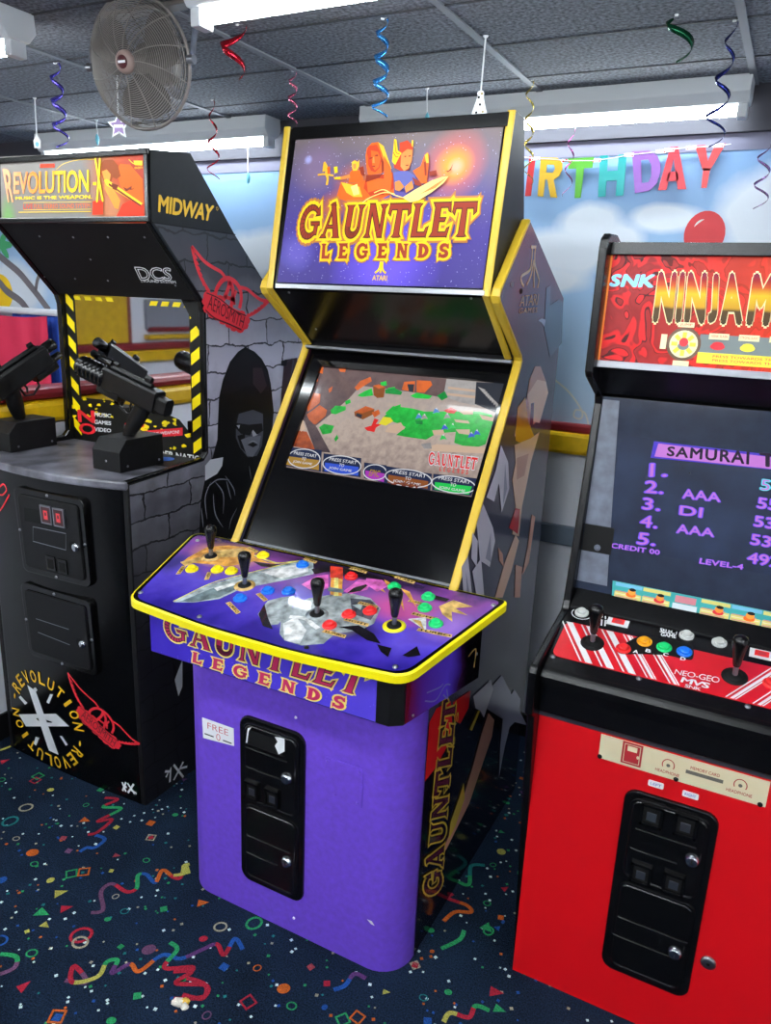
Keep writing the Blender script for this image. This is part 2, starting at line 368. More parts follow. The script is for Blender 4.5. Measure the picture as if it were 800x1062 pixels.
def shape(kind, c, x, y, s=.02, rot=0.0):
    u, v = FS.px(x, y)
    if kind == 'ring': yl = ell(u, v, s, s*.85, 18, rot); fl.line(FS, yl, s*.32, 'yarn_'+c, LV[0], closed=True); LV[0] += 2e-7
    elif kind == 'disc': yarn(ell(u, v, s, s*.85, 16, rot), c)
    elif kind == 'sq': yarn([(u+s*math.cos(rot+i*math.pi/2), v+s*math.sin(rot+i*math.pi/2)) for i in range(4)], c)
    elif kind == 'frame': fl.line(FS, [(u+s*math.cos(rot+i*math.pi/2), v+s*math.sin(rot+i*math.pi/2)) for i in range(4)], s*.35, 'yarn_'+c, LV[0], closed=True); LV[0] += 2e-7
    elif kind == 'tri': yarn([(u+s*1.4*math.cos(rot), v+s*1.4*math.sin(rot)), (u+s*math.cos(rot+2.0), v+s*math.sin(rot+2.0)), (u+s*math.cos(rot+4.0), v+s*math.sin(rot+4.0))], c)
for k, c, x, y, s in (('disc','yellow',140,158,.014),('ring','cream',72,207,.024),('ring','teal',28,245,.028),('frame','green',105,120,.024),('frame','red',98,132,.022),('sq','green',278,158,.016),('tri','orange',232,242,.02),('sq','yellow',322,262,.014),('sq','orange',417,250,.02),('frame','cream',418,290,.02),('sq','red',418,290,.013),
  ('disc','orange',90,332,.022),('ring','green',95,363,.013),('sq','pink',175,292,.016),('sq','mauve',190,327,.016),('frame','green',198,390,.024),('frame','orange',232,385,.024),('disc','yellow',140,408,.014),('tri','yellow',162,445,.022),('tri','red',178,487,.02),('tri','green',112,498,.024),('tri','yellow',122,532,.016),('ring','red',225,560,.032),('ring','cream',222,580,.024),('ring','blue',0,575,.022),('ring','green',88,610,.016),
  ('sq','green',453,488,.016),('tri','orange',556,472,.02),('ring','cream',610,537,.02),('ring','green',703,527,.026),('disc','red',563,570,.014),('disc','mauve',412,600,.022),('sq','blue',620,648,.018),('ring','orange',712,651,.012),('disc','orange',785,708,.02),('frame','red',687,745,.024),('sq','green',380,728,.016),('tri','red',62,705,.02),('frame','orange',158,785,.026),('sq','blue',158,788,.016),('disc','green',308,797,.014),('sq','yellow',75,550,.01),('tri','pink',320,340,.014),('ring','green',405,353,.012),('sq','yellow',308,382,.011),('ring','teal',345,494,.013),('ring','cream',320,453,.011),('disc','green',298,516,.011),('disc','blue',5,408,.018),('tri','red',10,80,.02),('ring','green',5,130,.014),('ring','cream',45,293,.012),('ring','green',238,200,.011),('sq','green',334,592,.012),('ring','mauve',572,782,.013),('disc','green',485,227,.012)):
    shape(k, c, *q3((x, y))[0], s*.8, random.uniform(0, 1.5))
for k, c, x, y, s in (('sq','cream',528,676,.02),('sq','red',528,676,.014),('disc','orange',518,634,.011),('disc','green',562,600,.012),('ring','green',562,571,.014),('disc','orange',565,646,.008),('ring','green',688,601,.018),('sq','orange',715,572,.014),('ring','teal',546,747,.012),('tri','red',700,735,.022),('tri','green',708,772,.018),('tri','green',715,385,.012),('sq','green',730,322,.01),('disc','teal',727,348,.009),('sq','orange',760,268,.012),('ring','green',698,457,.011),('ring','green',685,541,.012),('tri','red',723,510,.014),('ring','green',258,765,.014),('disc','orange',240,726,.018),('frame','green',370,795,.022),('frame','orange',402,790,.022),('disc','green',600,735,.012),('sq','pink',300,680,.014),('disc','blue',330,768,.01),('sq','blue',555,798,.016),('tri','yellow',462,735,.012),('sq','red',335,716,.014)):
    shape(k, c, *q8((x, y))[0], s*.8, random.uniform(0, 1.5))
cols = list(CONF); cols.remove('dot')
for i in range(520):      # the same confetti carries on over the rest of the floor
    u, v = random.uniform(-3.2, 1.2), random.uniform(-1.2, 2.5)
    if -2.35 < u < .1 and .85 < v < 1.62: continue
    s = random.uniform(.008, .02); k = random.choice(('ring','disc','sq','tri','frame')); c = random.choice(cols); rot = random.uniform(0, 3)
    if k in ('ring',): fl.line(FS, ell(u, v, s, s, 14), s*.32, 'yarn_'+c, LV[0], closed=True)
    elif k == 'disc': yarn(ell(u, v, s, s, 12), c)
    elif k == 'frame': fl.line(FS, [(u+s*math.cos(rot+j*math.pi/2), v+s*math.sin(rot+j*math.pi/2)) for j in range(4)], s*.35, 'yarn_'+c, LV[0], closed=True)
    else: yarn([(u+s*math.cos(rot+j*(math.pi/2 if k == 'sq' else 2.1)), v+s*math.sin(rot+j*(math.pi/2 if k == 'sq' else 2.1))) for j in range(4 if k == 'sq' else 3)], c)
    LV[0] += 2e-7
for i in range(60):
    u, v = random.uniform(-3.2, 1.2), random.uniform(-1.2, 2.5)
    if -2.35 < u < .1 and .85 < v < 1.62: continue
    a = random.uniform(0, 6.28); pts = [(u+math.cos(a)*t*.03-math.sin(a)*.02*math.sin(t*1.7), v+math.sin(a)*t*.03+math.cos(a)*.02*math.sin(t*1.7)) for t in range(7)]
    for j in range(3): yline(smoothpath(pts[j*2:j*2+3], 5), .011, random.choice(cols))
for i in range(6500):
    u, v = random.uniform(-3.2, 1.2), random.uniform(-.6, 2.55); s = random.uniform(.0030, .0058); r0 = random.uniform(0, 1.6)
    fl.poly(FS, [(u+s*math.cos(r0+j*math.pi/2), v+s*math.sin(r0+j*math.pi/2)) for j in range(4)], 'yarn_'+random.choice(('dot','dot','dot','teal','green','cream','blue','orange')), .0004+i*1e-8)
tag(fl.build('floor'), kind='structure')

ce = MB(); ce.box(XL, XR, YF, YB, ZC, ZC+.08, 'ceiling_black'); cel = tag(ce.build('ceiling'), kind='structure')
g = MB()
for i in range(-9, 6): x = -.215+i*.585; g.box(x-.009, x+.009, YF, YB, ZC-.004, ZC+.004, 'grid_grey')
y = 2.31
while y > YF: g.box(XL, XR, y-.0035, y+.0035, ZC-.002, ZC+.003, 'grid_dark'); y -= .2925
tag(g.build('ceiling_grid', cel), kind='structure')

wb = MB(); wb.box(XL, XR, YB, YB+.1, 0, ZC, 'white_wall'); wall_back = tag(wb.build('wall_back'), kind='structure')
WS = Surf((0, YB, 0), (1,0,0), (0,0,1))
def gen(x, y): u, v = WS.px(x, y); return ((u-XL)/(XR-XL), 0.5, (v-1.2)/.9)
art('sky_paint_evened', [(0, (200,224,244)), (.5, (166,200,234)), (1, (116,152,196))], rough=.55, wob=.06, nscale=7, soft=(1.22, .85),  # ramp lighter low, darker high: counters the lamp falloff in the paint
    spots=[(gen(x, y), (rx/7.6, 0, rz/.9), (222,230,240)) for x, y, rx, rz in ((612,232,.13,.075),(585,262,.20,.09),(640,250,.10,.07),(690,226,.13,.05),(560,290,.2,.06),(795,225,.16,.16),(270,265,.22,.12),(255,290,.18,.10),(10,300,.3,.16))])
s = MB(); s.slab(WS, rectq(XL, 1.2, XR, 2.10), 'sky_paint_evened', 0, .004); tag(s.build('sky_mural', wall_back), kind='structure')
s = MB(); s.slab(WS, rectq(XL, 2.10, XR, ZC), 'grey_soffit', 0, .03); tag(s.build('wall_border', wall_back), kind='structure')
s = MB(); s.slab(WS, rectq(XL, 2.055, XR, 2.10), 'shading_grey', .004, .008); tag(s.build('wall_shading_strip', wall_back), kind='structure')  # strip added for the light's shading along the wall top
# painted balloon, its string and the tree with the sun
mat('paint_balloon', (206,34,44), .5); mat('paint_line', (232,234,226), .5); mat('paint_bark', (116,110,116), .6); mat('paint_sun', (250,206,20), .5); mat('paint_leaf', (70,170,110), .5)
b = MB(); cu, cv = WS.px(731, 243); b.poly(WS, ell(cu, cv, .058, .066, 26), 'paint_balloon', .005); b.line(WS, arc(cu, cv, .036, .042, 150, 100, 6), .006, 'paint_line', .0056, taper=True)
tag(b.build('painted_balloon', wall_back), kind='structure')
b = MB(); b.line(WS, smoothpath(P(WS, [(556,380),(575,393),(592,408),(604,426),(603,434),(596,432),(598,425),(607,428),(611,440)])), .006, 'paint_line', .005); tag(b.build('painted_string', wall_back), kind='structure')
b = MB(); cu, cv = WS.px(2, 303); b.poly(WS, ell(cu, cv, .085, .085, 30), 'paint_sun', .005)
for pts, w in (([(-12,250),(0,265),(20,282),(32,296),(40,306),(52,322)], .034), ([(-30,284),(-4,290),(8,302),(22,312),(30,322)], .036), ([(38,302),(40,290),(45,280)], .02)):
    b.line(WS, smoothpath(P(WS, pts)), w, 'paint_bark', .0056)
for i in range(7):
    a = i*.9; u, v = WS.px(0, 254); b.poly(WS, ell(u+.05*math.cos(a), v+.03*math.sin(a), .05, .018, 8, a), 'paint_leaf', .0062+i*1e-5)
tag(b.build('painted_tree', wall_back), kind='structure')
def pad(name, box, m, parent=None, bev=.012):
    q = MB(); q.box(*box, m); return tag(q.build(name, parent, bevel=bev), kind='structure')
pad('trim_1', (-2.30, XR, YB-.035, YB, 1.192, 1.222), 'pad_red', bev=.008); pad('trim_2', (-2.30, XR, YB-.045, YB, 1.118, 1.192), 'pad_yellow')
mat('rail_grey', (120,134,150), .35); pad('trim_3', (-2.3, XR, YB-.02, YB, .79, .86), 'rail_grey', bev=.004)
pad('baseboard_back', (-2.3, XR, YB-.015, YB, 0, .095), 'base_black', bev=.003)
# half wall left of the gun machine, padded along its top
HX = -2.335
pad('wall_left', (HX-.10, HX, .2, YB-.002, 0, 1.12), 'white_wall', bev=0); 
pad('trim_4', (HX-.11, HX+.02, .2, YB-.05, 1.125, 1.205), 'pad_yellow', bev=.02); pad('trim_5', (HX-.105, HX+.012, .2, YB-.05, 1.207, 1.25), 'pad_red', bev=.02)
pad('baseboard_left', (HX, HX+.012, .2, YB-.05, 0, .10), 'base_black', bev=.003)
pad('wall_side', (XL-.1, XL, YF, YB, 0, ZC), 'white_wall', bev=0); pad('wall_right', (XR, XR+.1, YF, YB, 0, ZC), 'white_wall', bev=0)
pad('wall_front', (XL, XR, YF-.1, YF, 0, ZC), 'grey_wall', bev=0)

# ------------------------------------------------------------------ strip lights
mat('tube_new', (255,255,250), .4, emit=31.0, ecol=(244,252,255))  # strength raised for more light on the sky wall
def strip_light(x0, x1, y, label, twin=False):
    t = empty('fluorescent_light', ((x0+x1)/2, y, 2.125), label, 'ceiling light', 'fluorescent strip lights')
    h = MB(); hw_ = .06 if twin else .046; h.prism([(y-hw_, ZC), (y-hw_-.004, 2.178), (y-hw_*.6, 2.152), (y+hw_*.6, 2.152), (y+hw_+.004, 2.178), (y+hw_, ZC)], x0, x1, 'fixture_white'); h.build('housing', t, bevel=.003)
    for xa in (x0+.005, x1-.03):
        e = MB(); e.box(xa, xa+.025, y-(.058 if twin else .022), y+(.058 if twin else .022), 2.118, 2.16, 'fixture_white'); e.build('lamp_holder', t, bevel=.003)
    for dy in ((-.036, .036) if twin else (0,)): u = MB(); u.tube([(x0+.03, y+dy, 2.136), (x1-.03, y+dy, 2.136)], .0115, 'tube_glow' if twin else 'tube_new' if y < 2 else 'tube_old', 14); u.build('fluorescent_tube', t)
    return t
strip_light(-1.42, -.215, 2.50, 'long white strip light above the birthday banner and the back wall')
strip_light(-3.02, -1.807, 2.50, 'white strip light at the back above the gun machine with the pink-lettered wall behind' if 0 else 'white strip light on the ceiling behind and above the black gun machine')
strip_light(-1.20, .02, 1.39, 'bright strip light cut by the top edge, above the purple machine')
strip_light(-2.95, -1.735, 1.39, 'strip light end at the left edge, left of the round fan')
strip_light(.19, 1.40, 2.50, 'unseen strip light added to brighten the back wall, right of the banner')  # added out of view to brighten the lower back wall
for yy, row in ((.30, 'nearest the machines'), (-.75, 'over the middle of the room'), (-1.9, 'by the opposite wall')):
    for xa, side in ((-3.4, 'left'), (-1.35, 'middle'), (.7, 'right')):
        strip_light(xa, xa+1.25, yy, side+' unseen twin-tube light added to brighten the fronts, in the row '+row, True)  # unseen lights added to brighten the machine fronts
# ------------------------------------------------------------------ pads and board on the wall opposite, seen in the gun machine's glass
W = bpy.data.worlds.new('world'); scn.world = W; W.use_nodes = True; W.node_tree.nodes['Background'].inputs[0].default_value = (.75,.82,1,1); W.node_tree.nodes['Background'].inputs[1].default_value = .25
scn.view_settings.view_transform = 'Standard'; scn.view_settings.look = 'None'; scn.view_settings.gamma = 1.0; scn.view_settings.exposure = 0.55
try: scn.view_settings.use_curve_mapping = False
except Exception: pass
# ================================================================== purple four-player machine
GL, GR, TH = -1.278, -.612, .02
GC = (GL+GR)/2
gaunt = empty('arcade_cabinet', (GC, 1.8, 0), 'tall arcade machine with purple base, yellow edge trim and four joysticks', 'arcade machine')
art('side_art', [(0, (12,10,18)), (.28, (20,14,28)), (.38, (74,70,92)), (.55, (56,56,78)), (.75, (74,40,56)), (.92, (120,24,34)), (1, (120,24,34))], axis=2, rough=.16, coat=.22, wob=.10, nscale=3,
    spots=[((.5,.25,.93), (0,.22,.10), (70,68,92)), ((.5,.75,.7), (0,.2,.14), (60,62,88))], coat_rough=.03)
prof_side = [(1.455,0), (1.455,.74), (1.575,.945)] + [(1.585,.953), (1.913,1.444), (1.921,1.462), (1.913,1.476), (1.722,1.606), (1.716,1.617), (1.722,1.630), (1.889,1.795), (2.258,1.623), (2.258,0)]
chain = prof_side[2:11]
def molding(mb, ch, x0, x1, m, d=.006):
    n = len(ch); nr = []
    for i in range(n):
        a = ch[max(i-1, 0)]; b = ch[min(i+1, n-1)]; dy, dz = b[0]-a[0], b[1]-a[1]; l = math.hypot(dy, dz); nr.append((-dz/l, dy/l))
    rings = []
    for (y, z), (ny, nz) in zip(ch, nr):
        rings.append([(x0, y-ny*.002, z-nz*.002), (x0, y+ny*d*.6, z+nz*d*.6), (x0+(x1-x0)*.2, y+ny*d, z+nz*d), (x0+(x1-x0)*.8, y+ny*d, z+nz*d), (x1, y+ny*d*.6, z+nz*d*.6), (x1, y-ny*.002, z-nz*.002)])
    mb.loft(rings, m, True, False)
for x0 in (GL, GR-TH):
    b = MB(); b.prism(prof_side, x0, x0+TH, 'side_art'); sp = b.build('side_panel', gaunt)
    b = MB(); molding(b, chain, x0-.001, x0+TH+.001, 'tmold_yellow'); b.build('edge_trim', sp)
    if x0 > -.9: g_side = sp
# body, back and shelf
b = MB(); b.prism([(1.46,0), (1.46,.74), (1.60,.93), (1.975,1.475), (1.975,1.60), (2.25,1.61), (2.25,0)], GL+TH, GR-TH, 'dull_black'); b.build('body', gaunt)
# marquee box with its own boards
MX0, MX1 = GL+TH+.002, GR-TH-.002
mp = [(1.714,1.617), (1.791,2.016), (1.853,2.012), (1.93,1.72), (1.955,1.60), (1.925,1.466), (1.903,1.470)]
b = MB(); b.prism([(1.716,1.620), (1.792,2.012), (1.853,2.009), (1.928,1.72), (1.95,1.60), (1.922,1.478)], MX0+.018, MX1-.018, 'glossy_black'); marq = b.build('marquee', gaunt)
ZMO, ZMT = V3((GC, 1.714, 1.617)), V3((GC, 1.791, 2.016))
for x0 in (MX0, MX1-.018):
    b = MB(); b.prism(mp, x0, x0+.018, 'board_black'); bd = b.build('marquee_board', marq)
    b = MB(); molding(b, [mp[1], mp[0], mp[6]], x0-.0005, x0+.0185, 'tmold_yellow', -.006); b.build('marquee_trim', marq)
MS = Surf(ZMO, (1,0,0), ZMT-ZMO)
mh = (ZMT-ZMO).length
def gm(x, y):
    u, v = MS.px(x, y); (u0, v0), (u1, v1) = MS.px(288.8,292), MS.px(523.6,125.8); return ((u-u0)/(u1-u0), .5, (v-v0)/(v1-v0))
wd = lambda r: (r, 0, r*1.45)
art('marquee_print_hazed', [(0, (46,32,112)), (.35, (58,44,122)), (.62, (74,64,118)), (.85, (98,86,98)), (1, (106,92,88))], rough=.38, emit=.35, coat=.0, wob=.12, nscale=6,  # grey-brown top of the ramp paints in the ceiling's reflected haze
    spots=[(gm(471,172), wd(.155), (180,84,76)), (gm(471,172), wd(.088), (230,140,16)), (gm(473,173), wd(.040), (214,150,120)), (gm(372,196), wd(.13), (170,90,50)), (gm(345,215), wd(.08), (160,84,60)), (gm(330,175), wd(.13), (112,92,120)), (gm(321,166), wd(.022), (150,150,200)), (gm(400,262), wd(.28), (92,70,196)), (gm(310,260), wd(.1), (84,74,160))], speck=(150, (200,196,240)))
def rect_px(S, *pp): return P(S, pp)
gb = MB(); gb.slab(MS, P(MS, [(288.6,293), (501,299.5), (523.6,126.2), (308.6,141)]), 'marquee_print_hazed', .002, .0045); gb.build('marquee_art', marq)
(u0, v0), (u1, v1) = MS.px(288.6, 296), MS.px(502, 303)
bb = MB(); bb.slab(MS, rectq(u0-.004, v0-.008, u1+.004, v0+.004), 'steel', .0045, .007); bb.build('retainer_strip', marq, bevel=.001)
bb = MB(); bb.slab(MS, rectq(u0-.004, mh-.035, u1+.004, mh-.004), 'satin_black', .0045, .008); bb.build('retainer_bar', marq, bevel=.001)
# figures printed on the marquee: a generic band of fantasy heroes
for n, c in dict(fig_orange=(206,88,20), fig_dark=(128,40,18), fig_yellow=(228,168,40), fig_skin=(206,122,58), fig_blue=(84,88,150), fig_light=(232,204,116), fig_red=(176,52,18), letter_red=(136,44,26), letter_glow=(222,182,16), letter_brown=(76,34,18)).items(): mat(n, c, .45, emit=.55, spec=.2)
A1 = lambda *pp: P(MS, [(290+x/6.667, 130+y/6.667) for x, y in pp])
A2 = lambda *pp: P(MS, [(400+x/6.154, 130+y/6.154) for x, y in pp])
fg = MB(); o = [.0050]
def fp(pts, m, w=None):
    o[0] += .00012
    if w: fg.line(MS, smoothpath(pts, 5), w, m, o[0])
    else: fg.poly(MS, pts, m, o[0])
fp(A1((432,395),(500,410),(560,400),(640,370),(790,330),(800,470),(700,520),(560,555),(500,540),(400,505)), 'fig_orange')
fp(A1((432,398),(490,412),(560,430),(580,500),(520,500),(470,470)), 'fig_yellow'); fp(A1((500,430),(545,410),(560,480),(520,490)), 'fig_light')
fp(A1((605,370),(700,350),(790,330),(800,440),(740,480),(640,500),(590,440)), 'fig_red'); fp(A1((610,390),(690,370),(760,380),(760,440),(680,450),(620,470)), 'fig_orange')
fp(A1((603,215),(612,165),(645,128),(690,122),(728,150),(745,200),(780,305),(765,318),(735,300),(725,330),(705,340),(620,350),(608,290)), 'fig_orange')
fp(A1((690,122),(728,150),(745,200),(782,305),(770,310),(735,255),(715,190)), 'fig_yellow'); fp(A1((700,200),(735,270),(745,310),(715,335),(712,260)), 'fig_dark')
fp(A1((612,190),(625,150),(680,140),(705,190),(712,250),(700,300),(670,330),(640,320),(622,280),(620,235)), 'fig_red')
fp(A1((640,180),(690,190),(708,235),(695,295),(668,318),(650,290)), 'fig_orange'); fp(A1((628,232),(652,224),(654,234),(632,242)), 'fig_dark'); fp(A1((668,212),(690,208),(692,220),(670,222)), 'fig_dark'); fp(A1((650,286),(672,284),(668,294),(652,294)), 'fig_dark'); fp(A1((655,225),(664,225),(668,268),(652,266)), 'fig_skin')
fp(A1((610,350),(720,345),(700,370),(605,400)), 'fig_dark')
# archer
fp(A1((498,330),(520,310),(570,320),(590,380),(580,400),(490,400)), 'fig_orange'); fp(A1((512,300),(510,262),(530,248),(552,262),(562,244),(560,290),(545,320),(520,322)), 'fig_yellow'); fp(A1((518,275),(540,272),(540,305),(522,310)), 'fig_skin'); fp(A1((560,300),(590,290),(600,360),(575,350)), 'fig_dark')
fp(A1((385,365),(440,362),(495,345),(500,370),(440,384),(390,382)), 'fig_skin'); fp(A1((388,368),(432,362),(434,380),(392,380)), 'letter_glow'); fp(A1((320,262),(338,300),(334,340),(344,372),(338,420)), 'fig_yellow', .006); fp(A1((276,350),(320,345),(385,355)), 'fig_yellow', .004); fp(A1((316,268),(330,262),(336,320),(308,330)), 'fig_yellow'); fp(A1((388,296),(412,292),(414,335),(392,340)), 'letter_glow'); fp(A1((340,300),(360,290),(362,340),(344,345)), 'fig_orange')
# winged helmet heroine
fp(A2((0,200),(40,270),(52,330),(40,440),(0,450)), 'fig_orange'); fp(A2((60,230),(100,170),(100,120),(150,104),(185,140),(182,200),(160,290),(120,305),(90,290),(65,280)), 'fig_red')
fp(A2((110,190),(150,160),(182,165),(178,235),(160,280),(128,300),(105,270)), 'fig_skin'); fp(A2((52,240),(66,95),(80,100),(88,170),(112,185),(92,222),(72,262)), 'letter_glow'); fp(A2((70,110),(78,180),(100,190)), 'fig_orange', .002); fp(A2((60,180),(78,210),(92,206)), 'fig_orange', .002); fp(A2((178,105),(188,104),(186,150),(176,140)), 'fig_yellow')
fp(A2((130,205),(142,202),(143,210),(131,212)), 'fig_dark'); fp(A2((158,202),(172,200),(172,208),(158,210)), 'fig_dark'); fp(A2((138,262),(160,260),(154,268),(140,268)), 'fig_dark')
fp(A2((60,310),(110,300),(150,300),(200,330),(210,370),(140,420),(80,400),(65,350)), 'fig_blue'); fp(A2((70,370),(100,360),(130,400),(100,430),(72,420)), 'fig_skin'); fp(A2((135,400),(180,360),(190,410),(140,440)), 'fig_skin'); fp(A2((180,340),(240,370),(240,400),(200,390)), 'fig_dark')
fp(A2((185,300),(235,270),(260,200),(280,182),(290,200),(286,260),(275,380),(240,380),(205,330)), 'fig_orange'); fp(A2((262,200),(282,184),(288,250),(270,250)), 'fig_yellow'); fp(A2((255,245),(270,240),(275,330),(262,330)), 'fig_dark'); fp(A2((290,305),(335,296),(338,330),(292,332)), 'fig_dark')
fp(A2((120,470),(200,420),(300,365),(370,340),(412,336),(380,380),(300,440),(220,490),(170,500)), 'fig_light'); fp(A2((230,450),(330,385),(405,340),(330,410)), 'fig_skin'); fp(A2((396,302),(415,300),(430,280),(443,252),(430,295),(408,310)), 'fig_dark')
fp(A2((-60,440),(0,420),(60,450),(120,470)), 'fig_light', .0022); fp(A1((590,545),(640,510),(740,475),(810,485)), 'fig_light', .0022)
fg.build('hero_band', marq)
mat('glow_orange', (166,98,22), .5, emit=.3); QL = P(MS, [(334,268.5), (466,267.5), (467,254), (335,254)]); lt = MB(); QG = P(MS, [(310,247.5), (490,246), (495,211), (316,215)])
fantasy(lt, MS, 'GAUNTLET', QG, 'glow_orange', .0063, .19); fantasy(lt, MS, 'LEGENDS', QL, 'glow_orange', .0063, .27, .9); fantasy(lt, MS, 'GAUNTLET', QG, 'letter_glow', .0066, .12); fantasy(lt, MS, 'GAUNTLET', QG, 'letter_brown', .0069, .03); fantasy(lt, MS, 'GAUNTLET', QG, 'letter_red', .0072, -.012)
QL = P(MS, [(334,268.5), (466,267.5), (467,254), (335,254)])
fantasy(lt, MS, 'LEGENDS', QL, 'letter_glow', .0066, .20, .9); fantasy(lt, MS, 'LEGENDS', QL, 'letter_red', .0070, .05, .9)
lt.build('marquee_lettering', marq)
def fuji(mb, S, cu, cv, w, h, m, off, wline):
    mb.line(S, [(cu, cv+h*.5), (cu, cv-h*.3)], wline*1.6, m, off)
    for sg in (-1, 1):
        mb.line(S, smoothpath([(cu+sg*w*.1, cv+h*.5), (cu+sg*w*.12, cv+h*.15), (cu+sg*w*.22, cv-h*.1), (cu+sg*w*.5, cv-h*.3)], 5), wline*1.6, m, off)
lg = MB(); cu, cv = MS.px(396, 282); fuji(lg, MS, cu, cv+.006, .030, .034, 'letter_glow', .006, .003); text(lg, MS, 'ATARI', rectq(cu-.02, cv-.022, cu+.02, cv-.010), 'letter_glow', .006, .02); lg.build('maker_emblem', marq)
# speaker panel below the marquee
SPN = Surf((GC, 1.716, 1.618), (1,0,0), (0, 1.905-1.716, 1.470-1.618)); 
b = MB(); b.prism([(1.722,1.612), (1.900,1.474), (1.915,1.49), (1.735,1.63)], MX0+.018, MX1-.018, 'glossy_black'); spk = b.build('speaker_panel', gaunt)
SP2 = Surf((GC, 1.722, 1.612), (1,0,0), (0, -.178, .138))
for x, y in ((300,303), (489,309), (519,352), (328,341)): u, v = SP2.px(x, y); sc = MB(); sc.lathe([(.0035,0),(.003,.002)], SP2.pt(u, v, .0005), SP2.N, 'steel', 8); sc.build('screw', spk)
b = MB(); b.box(GL+TH, GR-TH, 1.905, 1.975, 1.452, 1.478, 'glossy_black'); b.box(GL+TH, GR-TH, 1.897, 1.91, 1.456, 1.464, 'steel'); b.build('ledge', gaunt, bevel=.002)
# smoked glass and monitor
bd = V3((0, .328, .491)).normalized(); nn = V3((0, -.491, .328)).normalized()
BZ = Surf(V3((GC, 1.585, .953)) - nn*.014, (1,0,0), bd); bl = math.hypot(.328, .491)
mat('strip_grey', (96,98,104), .5); mat('smoked_glass', (7,7,9), .10, coat=.3); mat('screen_black', (6,6,8), .12)
b = MB(); q = P(BZ, [(297,485), (490,515), (523,395), (330,380)]); us = [p[0] for p in q]; vs_ = [p[1] for p in q]; u0, u1, v0, v1 = min(us[0], us[3]), max(us[1], us[2]), min(vs_), max(vs_)
x0, x1 = GL+TH-GC, GR-TH-GC
uu0, uu1, vv0, vv1 = sum((us[0], us[3]))/2, sum((us[1], us[2]))/2, (vs_[0]+vs_[1])/2, (vs_[2]+vs_[3])/2
for r in (rectq(x0, 0.0, x1, vv0), rectq(x0, vv1, x1, bl+.02), rectq(x0, vv0, uu0, vv1), rectq(uu1, vv0, x1, vv1)): b.slab(BZ, r, 'smoked_glass', -.012, 0)
bez = b.build('bezel', gaunt)
b = MB(); b.slab(BZ, rectq(x0+.005, .002, x1-.005, .008), 'strip_grey', 0, .002); b.build('bezel_strip', bez)
def scrt(n, c1, c2, sc_=60, e=3.4):
    m = art(n, [(0, c1), (1, c2)], rough=.2, emit=e, wob=.55, nscale=sc_, coat=.2); t = m.node_tree; p = t.nodes['Principled BSDF'].inputs['Base Color']; t.links.remove(p.links[0]); p.default_value = (.01,.01,.01,1)
def scr(n, c, e=1.0): mat(n, [v*.08 for v in c], .2, emit=e*3.6, ecol=c, coat=.2)
art('screen_sand', [(0, (146,128,124)), (.5, (196,178,166)), (1, (172,160,156))], rough=.2, emit=3.6, wob=.5, nscale=60, coat=.2)
_b = MATS['screen_sand'].node_tree; _b.links.remove(_b.nodes['Principled BSDF'].inputs['Base Color'].links[0]); _b.nodes['Principled BSDF'].inputs['Base Color'].default_value = (.01,.01,.01,1)
for n, c in dict(s_green=(20,190,60), s_green2=(10,140,48), s_orange=(236,104,44), s_rock=(84,72,78), s_grey=(150,148,150), s_dark=(52,56,66), s_brown=(150,86,44), s_red=(232,50,50), s_yel=(240,226,60), s_blue=(58,92,220), s_lblue=(90,150,220), s_gold=(176,136,60), s_purp=(176,60,190), s_navy=(36,46,78), s_white=(226,228,236), s_lgreen=(40,210,90), s_peach=(214,184,160)).items(): scr(n, c)
scrt('s_green', (4,120,30), (40,230,80), 70); scrt('s_green2', (10,80,40), (20,170,70), 70); scrt('s_orange', (120,50,30), (250,120,50), 45); scrt('s_rock', (50,40,52), (120,96,96), 40); scrt('s_grey', (120,118,122), (190,186,184), 60)
CR = Surf(BZ.O - nn*.010, (1,0,0), bd)
g3 = lambda *pp: P(CR, [(290+x/6.667, 370+y/6.667) for x, y in pp]); g4 = lambda *pp: P(CR, [(400+x/6.154, 380+y/6.154) for x, y in pp])
pic = MB(); pic.slab(CR, rectq(uu0-.01, vv0-.01, uu1+.01, vv1+.01), 'screen_sand', -.004, 0); o = [.0002]
screen = pic.build('monitor', gaunt)
pic = MB(); clipu = (uu0-.002, uu1+.002, vv0-.002, vv1+.002)
def sp_(pts, m):
    o[0] += .00005; pts = [(min(max(u, clipu[0]), clipu[1]), min(max(v, clipu[2]), clipu[3])) for u, v in pts]; pic.poly(CR, pts, m, o[0])
sp_(g3((270,60),(800,110),(800,230),(560,200),(480,290),(350,400),(250,480),(160,440),(200,280)), 's_rock'); sp_(g4((-10,40),(390,80),(370,200),(200,170),(0,140)), 's_rock'); sp_(g4((390,80),(590,100),(580,250),(480,230),(370,190)), 's_grey'); sp_(g4((580,100),(770,110),(720,300),(570,240)), 's_dark')
for i in range(9): sp_(g4((590+i*16,130+i*13),(640+i*12,150+i*14),(620+i*12,165+i*14)), 's_grey')
sp_(g4((400,130),(570,150),(575,165),(400,145)), 's_peach'); sp_(g4((395,170),(575,190),(570,205),(395,185)), 's_peach')
for pts in (((195,350),(240,250),(285,260),(280,320),(230,360),(195,380)), ((190,400),(280,335),(330,370),(320,410),(250,470),(215,460)), ((520,215),(560,170),(630,140),(640,170),(590,200),(540,235)), ((270,70),(305,75),(300,120),(275,110)), ((340,225),(370,205),(360,240),(345,250)), ((410,85),(460,88),(455,108),(420,105)), ((240,140),(265,130),(265,170),(245,180))): sp_(g3(*pts), 's_orange')
sp_(g4((200,90),(290,95),(300,120),(250,170),(200,165)), 's_orange'); sp_(g4((120,100),(190,95),(185,165),(105,150)), 's_orange'); sp_(g4((140,115),(185,115),(180,165),(150,160)), 's_dark')
